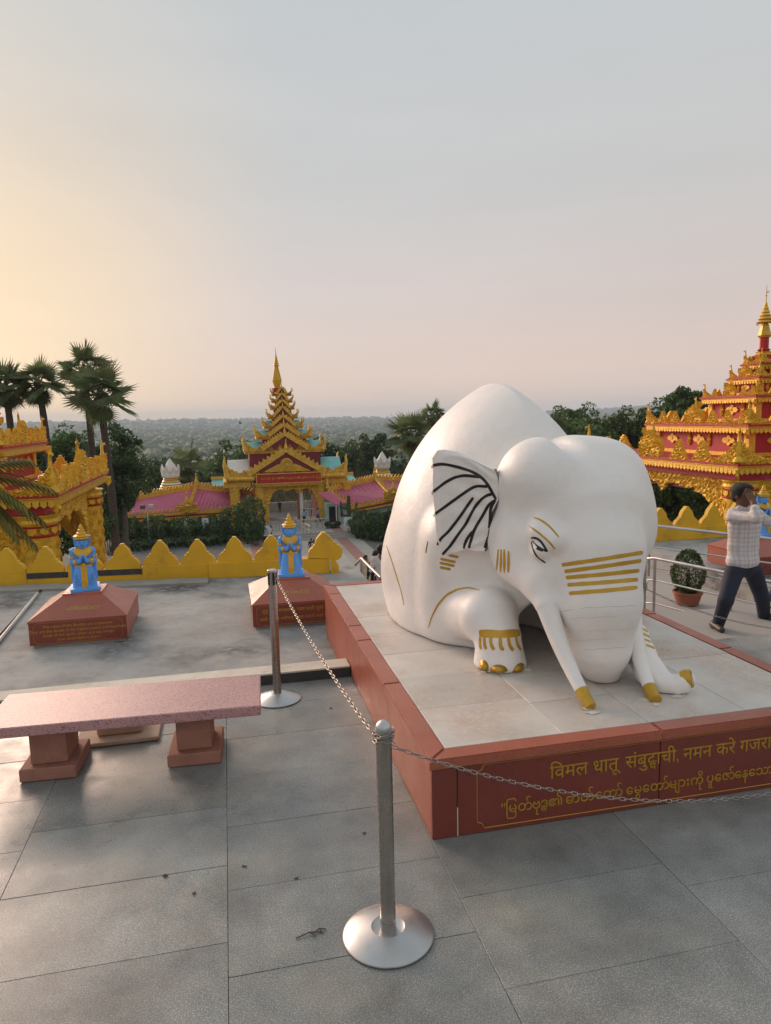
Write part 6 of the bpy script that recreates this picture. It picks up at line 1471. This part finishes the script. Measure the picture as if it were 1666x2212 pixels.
# ------------------------------------------------------------------ woodland in the valley: one mass of crowns
def woodland():
    rg = np.random.default_rng(21); n = 1500
    rad = np.exp(rg.uniform(math.log(122), math.log(620), n)); az = rg.uniform(R(-22), R(48), n); x, y = rad*np.sin(az), rad*np.cos(az); z = ground_z(x, y)
    ok = ~((np.abs(x-9) < 16) & (y < 126)); x, y, z, rad = x[ok], y[ok], z[ok], rad[ok]; VV, FF = [], []; b = 0
    for i in range(len(x)):
        s = rg.uniform(2.6, 5.0); h = rg.uniform(4, 8.5); nl = int(np.clip(42000/rad[i]**1.05, 50, 260)); P = rg.normal(size=(nl, 3)); P /= np.linalg.norm(P, axis=1)[:, None]; P *= (rg.uniform(.5, 1, nl)**.5)[:, None]; P *= 1+.25*np.sin(P[:, :1]*7+i)
        P = P*np.array([s, s, s*.8])+np.array([x[i], y[i], z[i]+h*.62]); V, F = leaves(rg, P, .55+rad[i]/330, aspect=.7); VV.append(V); FF.append(F+b); b += len(V)
    o = fast_mesh('woodland', np.concatenate(VV), np.concatenate(FF), 'far_forest'); tag(o, 'mass of scrubby trees filling the near valley', 'woodland', kind='stuff')
    # farther canopy: low lumpy crowns
    bm = bmesh.new(); bmesh.ops.create_icosphere(bm, subdivisions=2, radius=1); U = np.array([v.co[:] for v in bm.verts]); bm.verts.index_update(); T = np.array([[v.index for v in f.verts] for f in bm.faces]); bm.free()
    n = 5200; rad = np.exp(rg.uniform(math.log(560), math.log(5300), n)); az = rg.uniform(R(-22), R(48), n); x, y = rad*np.sin(az), rad*np.cos(az); z = ground_z(x, y); VV, FF = [], []
    for i in range(n):
        s = rg.uniform(3.5, 7)+rad[i]/260; q = U*(1+.30*np.sin(U[:, :1]*5+i)+.25*np.sin(U[:, 1:2]*6+2*i)+.2*np.sin(U[:, 2:]*7+i))*np.array([s*1.25, s*1.25, s*.55+2.2]); VV.append(q+np.array([x[i], y[i], z[i]+2.0])); FF.append(T+i*len(U))
    o = fast_mesh('far_canopy', np.concatenate(VV), np.concatenate(FF), 'far_forest', smooth=False); tag(o, 'hazy forest canopy stretching to the hills', 'forest', kind='stuff')
woodland()
# pylon-like mast and wire on the far ridge, and a bird
c = gy(845, 893, 2600); e = gy(845, 906, 2600); r = thing('mast', 'thin far mast on the ridge left of the elephant back', 'mast', tuple(e)); MB().tube([e-Vector((0, 0, 12)), c], [1.6, .8], 5).build('pole', 'steel', r); MB().tube([c-Vector((4, 0, 4)), c+Vector((4, 0, -4))], .7, 4).build('arm', 'steel', r)
p = gy(519, 914, 70); r = thing('bird', 'small dark bird flying left of the gate spire', 'bird', tuple(p)); MB().tube([p-Vector((.16, 0, -.02)), p, p+Vector((.18, 0, -.02))], [.02, .06, .02], 6).build('body', 'black_cloth', r)
for s in (-1, 1): mesh_obj('wing', [p+Vector((-.08, 0, .02)), p+Vector((.08, 0, .02)), p+Vector((.02, s*.3, .16)), p+Vector((-.06, s*.3, .18)), p+Vector((0, s*.1, .07))], [(0, 1, 4), (1, 2, 4), (2, 3, 4), (3, 0, 4)], 'black_cloth', r)
# ------------------------------------------------------------------ haze
hz = MBX((-6000, -6000, -90), (6000, 6000, 66)).build('haze', 'plaster'); hm = bpy.data.materials.new('haze_air'); hm.use_nodes = True; N_ = hm.node_tree.nodes; N_.clear(); ho = N_.new('ShaderNodeOutputMaterial'); pv = N_.new('ShaderNodeVolumePrincipled'); pv.inputs['Color'].default_value = (.74, .86, 1.0, 1); pv.inputs['Density'].default_value = .00021; pv.inputs['Anisotropy'].default_value = 0.0; hm.node_tree.links.new(pv.outputs[0], ho.inputs['Volume']); hz.data.materials.clear(); hz.data.materials.append(hm); tag(hz, 'thin blue-grey evening haze over the valley', 'haze', kind='stuff')
# ------------------------------------------------------------------ people
def plaid():
    m = bpy.data.materials.new('plaid'); m.use_nodes = True; N = m.node_tree.nodes; L = m.node_tree.links; b = N['Principled BSDF']; b.inputs['Roughness'].default_value = .8; g = N.new('ShaderNodeTexCoord'); sp = N.new('ShaderNodeSeparateXYZ'); L.new(g.outputs['Object'], sp.inputs[0])
    def band(o, fr, ph, w):
        a = N.new('ShaderNodeMath'); a.operation = 'MULTIPLY_ADD'; L.new(o, a.inputs[0]); a.inputs[1].default_value = fr; a.inputs[2].default_value = ph; f = N.new('ShaderNodeMath'); f.operation = 'FRACT'; L.new(a.outputs[0], f.inputs[0]); c = N.new('ShaderNodeMath'); c.operation = 'LESS_THAN'; L.new(f.outputs[0], c.inputs[0]); c.inputs[1].default_value = w; return c.outputs[0]
    out = None; col = (.66, .62, .62)
    for o, fr, ph, w, cc, am in ((0, 11, .2, .28, (.46, .40, .46), .55), (2, 10, .1, .26, (.48, .43, .47), .55), (0, 11, .55, .10, (.42, .34, .24), .5), (2, 10, .5, .09, (.42, .34, .24), .5)):
        f = band(sp.outputs[o], fr, ph, w); k = N.new('ShaderNodeMath'); k.operation = 'MULTIPLY'; L.new(f, k.inputs[0]); k.inputs[1].default_value = am; x = N.new('ShaderNodeMix'); x.data_type = 'RGBA'; L.new(k.outputs[0], x.inputs[0]); x.inputs[7].default_value = (*cc, 1)
        if out is None: x.inputs[6].default_value = (*col, 1)
        else: L.new(out, x.inputs[6])
        out = x.outputs[2]
    L.new(out, b.inputs['Base Color']); n = N.new('ShaderNodeTexNoise'); n.inputs['Scale'].default_value = 9; L.new(g.outputs['Object'], n.inputs[0]); bp = N.new('ShaderNodeBump'); bp.inputs['Strength'].default_value = .5; bp.inputs['Distance'].default_value = .03; L.new(n.outputs[0], bp.inputs['Height']); L.new(bp.outputs[0], b.inputs['Normal']); M['plaid'] = m
plaid()
def head(f, hair, c, yaw, k=1.0, long=False, tilt=0.0):
    """skull, jaw, nose, ears, brow and a hair cap; faces -Y turned by yaw"""
    c = Vector(c); rot = Matrix.Rotation(yaw, 3, 'Z') @ Matrix.Rotation(tilt, 3, 'X'); q = lambda x, y, z: tuple(c+rot @ Vector((x*k, y*k, z*k)))
    f.ell(c+rot @ Vector((0, .008*k, .03*k)), (.075*k, .094*k, .088*k), k=.02, rot=rot); f.ell(c+rot @ Vector((0, -.022*k, -.045*k)), (.056*k, .066*k, .066*k), k=.03, rot=rot)
    f.cap(q(0, -.088, .015), q(0, -.108, -.025), .010*k, .015*k, k=.012); f.cap(q(-.03, -.084, .032), q(.03, -.084, .032), .012*k, k=.015)
    f.cap(q(-.018, -.088, -.058), q(.018, -.088, -.058), .009*k, k=.006)
    for s in (-1, 1): f.ell(c+rot @ Vector((s*.078*k, .012*k, .0)), (.010*k, .022*k, .032*k), k=.008, rot=rot); f.ell(c+rot @ Vector((s*.030*k, -.080*k, .012*k)), (.013*k, .010*k, .008*k), k=.004, rot=rot)
    hair.ell(c+rot @ Vector((0, .030*k, .050*k)), (.085*k, .095*k, .085*k), k=.02, rot=rot); hair.ell(c+rot @ Vector((0, -.020*k, .100*k)), (.070*k, .070*k, .034*k), k=.03, rot=rot); hair.ell(c+rot @ Vector((0, .055*k, -.02*k)), (.070*k, .055*k, .06*k), k=.02, rot=rot)
    for s in (-1, 1): hair.ell(c+rot @ Vector((s*.068*k, .030*k, .030*k)), (.020*k, .055*k, .060*k), k=.02, rot=rot)
    if long: hair.cap(q(0, .06, .0), q(.02, .09, -.22), .075*k, .05*k, k=.05); hair.cap(q(.06, .03, 0), q(.07, .02, -.25), .035*k, .02*k, k=.03)
def hand(f, w, dr, up, k=1.0, curl=.35):
    """palm, four fingers of unequal length and a thumb from the side"""
    w, dr, up = Vector(w), Vector(dr).normalized(), Vector(up).normalized(); sd = dr.cross(up).normalized(); P = w+dr*.085*k
    f.cap(w+sd*.018*k, P+sd*.026*k, .015*k, .013*k, k=.012); f.cap(w-sd*.018*k, P-sd*.026*k, .015*k, .013*k, k=.012); f.cap(w, P, .018*k, .014*k, k=.012)
    for i, L in enumerate((.062, .074, .070, .054)):
        o = (i-1.5)*.019*k; a = P+sd*o; b = a+(dr-up*curl*.5)*L*.55*k; c = b+(dr*.7-up*curl*1.5)*L*.5*k; f.cap(a, b, .0088*k, .008*k, k=.004); f.cap(b, c, .008*k, .0068*k, k=.004)
    t0 = w+dr*.02*k+sd*.03*k; t1 = t0+(dr*.7+sd*.75-up*.2)*.042*k; f.cap(t0, t1, .012*k, .010*k, k=.008); f.cap(t1, t1+(dr*.95+sd*.15-up*.3)*.032*k, .010*k, .008*k, k=.004)
def person(label, loc, H=1.66, yaw=0.0, pose='stand', shirt='white_cloth', legs='black_cloth', res=.02, long_hair=False, skirt=False, group='visitors in the courtyard', seed=0, skin='skin', hair_m='hair'):
    """standing, walking or seated figure; local frame faces -Y"""
    r = thing('person', label, 'person', (0, 0, 0), group); k = H/1.66; rg = np.random.default_rng(seed)
    v = lambda x, y, z: (x*k, y*k, z*k)
    bd, sh, tr_, hr, fo = Field(res), Field(res), Field(res), Field(res), Field(res)
    dz = -.42 if pose == 'sit' else 0.0; st = {'stand': .05, 'walk': .22, 'sit': 0}[pose]
    bd.cap(v(0, .01, 1.36+dz), v(0, -.005, 1.47+dz), .050*k, .048*k, k=.02); head(bd, hr, v(0, -.01, 1.545+dz), rg.uniform(-.4, .4), k*1.02, long_hair)
    bd.cap(v(0, .0, 1.0+dz), v(0, 0, 1.34+dz), .10*k, .11*k, k=.05)
    sh.ell(v(0, .005, 1.24+dz), v(.185, .118, .16), k=.06); sh.ell(v(0, .005, 1.02+dz), v(.165, .112, .18), k=.06); sh.cap(v(-.15, .01, 1.355+dz), v(.15, .01, 1.355+dz), .062*k, k=.05); sh.ell(v(0, .005, .90+dz), v(.172, .12, .10), k=.05)
    for s in (-1, 1):
        sw = s*(.14 if pose == 'walk' else .02); el = v(s*.255, .02+sw*.6, 1.08+dz); wr = v(s*.265, -.06+sw, .84+dz)
        if pose == 'sit': el = v(s*.25, -.02, 1.08+dz); wr = v(s*.13, -.26, .98+dz)
        elif rg.uniform() < .4: wr = v(s*.16, -.26, 1.05+dz)
        sh.cap(v(s*.185, .01, 1.345+dz), el, .058*k, .050*k, k=.03); bd.cap(el, wr, .040*k, .028*k, k=.02); dr = Vector(wr)-Vector(el); hand(bd, wr, dr, Vector((0, -1, 0)) if abs(dr.normalized().y) < .7 else Vector((0, 0, 1)), k)
        hip = v(s*.085, .01, .90+dz)
        if pose == 'sit': kn = v(s*.11, -.43, .50); an = v(s*.11, -.42, .09); t0 = v(s*.09, 0, .50)
        else: kn = v(s*.09, -.02-s*st*.55, .49); an = v(s*.09, .02-s*st*1.3, .085+(.03 if s < 0 and st > .1 else 0)); t0 = hip
        if not skirt: tr_.cap(t0, kn, .092*k, .066*k, k=.03); tr_.cap(kn, an, .064*k, .050*k, k=.02)
        bd.cap(kn, an, .045*k, .036*k, k=.02); fo.cap((an[0], an[1]+.03*k, an[2]-.045*k), (an[0]+s*.01, an[1]-.13*k, an[2]-.055*k), .042*k, .036*k, k=.02)
    if skirt: tr_.cap(v(0, 0, .92+dz), v(0, .01, .30 if pose != 'sit' else .45), .14*k, .24*k, k=.04); bd.cap(v(0, 0, .9+dz), v(0, 0, .6+dz*.5), .08*k, k=.03)
    else: tr_.ell(v(0, .01, .90+dz), v(.155, .115, .12), k=.05)
    for nm, f, m_ in (('body', bd, skin), ('shirt', sh, shirt), ('skirt' if skirt else 'trousers', tr_, legs), ('hair', hr, hair_m), ('shoes', fo, 'shoe')): field_obj(nm, f, m_, r, relax=1)
    r.location = loc; r.rotation_euler.z = yaw; return r
# the striding man in the plaid shirt, hand raised to his face
def plaid_man():
    z7 = lambda x, y: ((2450+x/2.603)/1.844, (1850+y/2.603)/1.844); g = lambda x, y, Y: gy(*z7(x, y), Y); B = 6.72
    r = thing('person', 'striding man in pale plaid shirt and dark jeans covering his face', 'person', tuple(g(1250, 1740, B)))
    bd, sh, tr_, hr, fo = Field(.009), Field(.011), Field(.011), Field(.009), Field(.010)
    hc = g(1325, 330, B+.02); head(bd, hr, hc, R(18), 1.08, tilt=R(8)); bd.cap(g(1335, 480, B+.06), hc+Vector((0, .02, -.05)), .060, .058, k=.03)
    rg = np.random.default_rng(2)
    for i in range(70):
        d = Vector(rg.normal(size=3)); d.normalize(); d.z = abs(d.z)*.9+.05; d.y = d.y*.8+.25; p_ = hc+Vector((d.x*.088, .02+d.y*.095, .045+d.z*.088)); hr.ell(p_, (.020, .022, .013), k=.012)
    sh.cap(g(1235, 505, B+.05), g(1480, 520, B+.08), .068, .066, k=.05); sh.ell(g(1345, 640, B+.05), (.195, .130, .20), k=.07); sh.ell(g(1330, 850, B+.05), (.185, .125, .22), k=.07); sh.ell(g(1325, 1000, B+.03), (.195, .130, .12), k=.05)
    sh.cap(g(1290, 450, B+.0), g(1390, 455, B+.0), .030, k=.02)
    sR, eR, wR = g(1222, 540, B+.02), g(1470, 555, B-.26), g(1440, 400, B-.18); sh.cap(sR, eR, .068, .058, k=.03); sh.cap(eR, g(1455, 460, B-.22), .056, .050, k=.03)
    bd.cap(eR, wR, .045, .033, k=.02); hd = g(1375, 270, B-.10)-wR; hand(bd, wR+hd.normalized()*.02, hd, (CAMP-wR), 1.05, -.2)
    sL, eL = g(1495, 540, B+.08), g(1650, 640, B+.12); sh.cap(sL, eL, .066, .055, k=.03); wl = g(1760, 560, B+.05); bd.cap(eL, wl, .042, .030, k=.02); hand(bd, wl, wl-eL, CAMP-wl, 1.0); sh.cap(eL, eL.lerp(wl, .5), .054, .05, k=.02)
    tr_.ell(g(1330, 1050, B+.04), (.180, .125, .13), k=.05)
    hR, kR, aR = g(1240, 1110, B+.02), g(1150, 1410, B-.06), g(1055, 1700, B+.06); tr_.cap(hR, kR, .102, .078, k=.04); tr_.cap(kR, aR, .078, .062, k=.03)
    hL, kL, aL = g(1435, 1110, B+.06), g(1530, 1390, B+.16), g(1560, 1690, B+.30); tr_.cap(hL, kL, .102, .080, k=.04); tr_.cap(kL, aL, .078, .062, k=.03)
    bd.cap(g(1340, 560, B+.05), g(1330, 1050, B+.05), .09, .09, k=.03); bd.cap(hR, kR, .05, .045, k=.02); bd.cap(kR, aR, .045, .035, k=.02); bd.cap(hL, kL, .05, .045, k=.02); bd.cap(kL, aL, .045, .035, k=.02)
    for a in (aR, aL): fo.cap(Vector((a.x-.02, a.y+.03, LZ+.045)), Vector((a.x-.06, a.y-.16, LZ+.035)), .045, .035, k=.02)
    for nm, f, m_ in (('body', bd, 'skin'), ('shirt', sh, 'plaid'), ('trousers', tr_, 'denim'), ('hair', hr, 'hair'), ('shoes', fo, 'shoe')): field_obj(nm, f, m_, r, relax=1)
plaid_man()
b2 = gz((2450+1460/2.603)/1.844, (1850+1735/2.603)/1.844, LZ)
person('man in light blue shirt and blue jeans behind the plaid-shirted man', (6.92, 7.42, LZ), 1.60, R(60), 'walk', 'blue_shirt', 'denim_blue', .014, seed=4, group='visitors on the landing')
# people on the stairs and in the courtyard
gp = 'visitors on the stairs'
def on_stairs(px, py_head, H, lo=12, hi=48):
    """depth at which a head on this line of sight stands H above the stair"""
    best = None
    for Y in np.linspace(lo, hi, 300):
        p = gy(px, py_head, Y); e = abs(p.z-(stair_z(Y)+H))
        if best is None or e < best[0]: best = (e, p, Y)
    p = best[1]; return (min(max(p.x, 2.3), 4.5), best[2], stair_z(best[2]))
person('man in black shirt on the stairs behind the elephant', (3.70, 18.0, stair_z(18.0)), 1.70, R(200), 'stand', 'black_cloth', 'black_cloth', .02, seed=11, group=gp)
person('man in checked shirt on the stairs against the elephant back', (3.50, 16.4, stair_z(16.4)), 1.70, R(180), 'stand', 'plaid', 'denim', .02, seed=12, group=gp)
person('woman with long hair in cream dress climbing the stairs', (5.34, 28.0, stair_z(28.0)), 1.56, R(10), 'walk', 'cream_cloth', 'cream_cloth', .022, True, True, gp, 13)
person('seated woman in maroon seen from behind on the stairs', (4.615, 28.0, stair_z(28.0)-.2), 1.6, R(180), 'sit', 'maroon_cloth', 'maroon_cloth', .024, False, True, gp, 14)
CP = [('man in pale shirt standing beside the notice board', 585, 1136, 72, 1.62, 'white_cloth', 'black_cloth', R(90), 'stand', False), ('man in sky blue shirt at the far railing', 657, 1115, 79.5, 1.62, 'sky_shirt', 'black_cloth', R(180), 'stand', False), ('man in blue shirt walking near the gatehouse', 687, 1112, 80, 1.66, 'blue_shirt', 'black_cloth', R(90), 'walk', False), ('person in maroon standing by the gate arch', 672, 1108, 83, 1.66, 'maroon_cloth', 'maroon_cloth', R(180), 'stand', False),
      ('person in white left of the blue statue crown', 556, 1118, 79, 1.62, 'white_cloth', 'black_cloth', R(160), 'stand', False), ('person in pale blue queueing left of the statue', 540, 1122, 79, 1.5, 'blue_shirt', 'denim', R(180), 'stand', False), ('person in red top queueing left of the statue', 549, 1122, 81, 1.45, 'maroon_cloth', 'denim', R(180), 'stand', False),
      ('man with pale bag on the road beyond the gate', 604, 1086, 94, 1.6, 'black_cloth', 'black_cloth', R(170), 'stand', False),
      ('person in pink seen over the parapet', 678, 1168, 62, 1.6, 'pink_cloth', 'denim', R(180), 'stand', False), ('person in white with dark bag straps over the parapet', 686, 1167, 62.4, 1.6, 'white_cloth', 'black_cloth', R(180), 'stand', False), ('person in black left of the pink one over the parapet', 672, 1166, 63, 1.6, 'black_cloth', 'black_cloth', R(180), 'stand', False), ('person in black right of the white one over the parapet', 697, 1164, 64, 1.6, 'black_cloth', 'black_cloth', R(180), 'stand', False)]
for i, (lb, px, py, Y, H, s, l, yw, ps, sk) in enumerate(CP):
    p = gy(px, py, Y); zb = CZ if Y > 73 else GZ+.006
    if Y > 86: zb = GZ+.007
    person(lb, (p.x, Y, zb), H, yw, ps, s, l, .03, False, sk, seed=30+i)
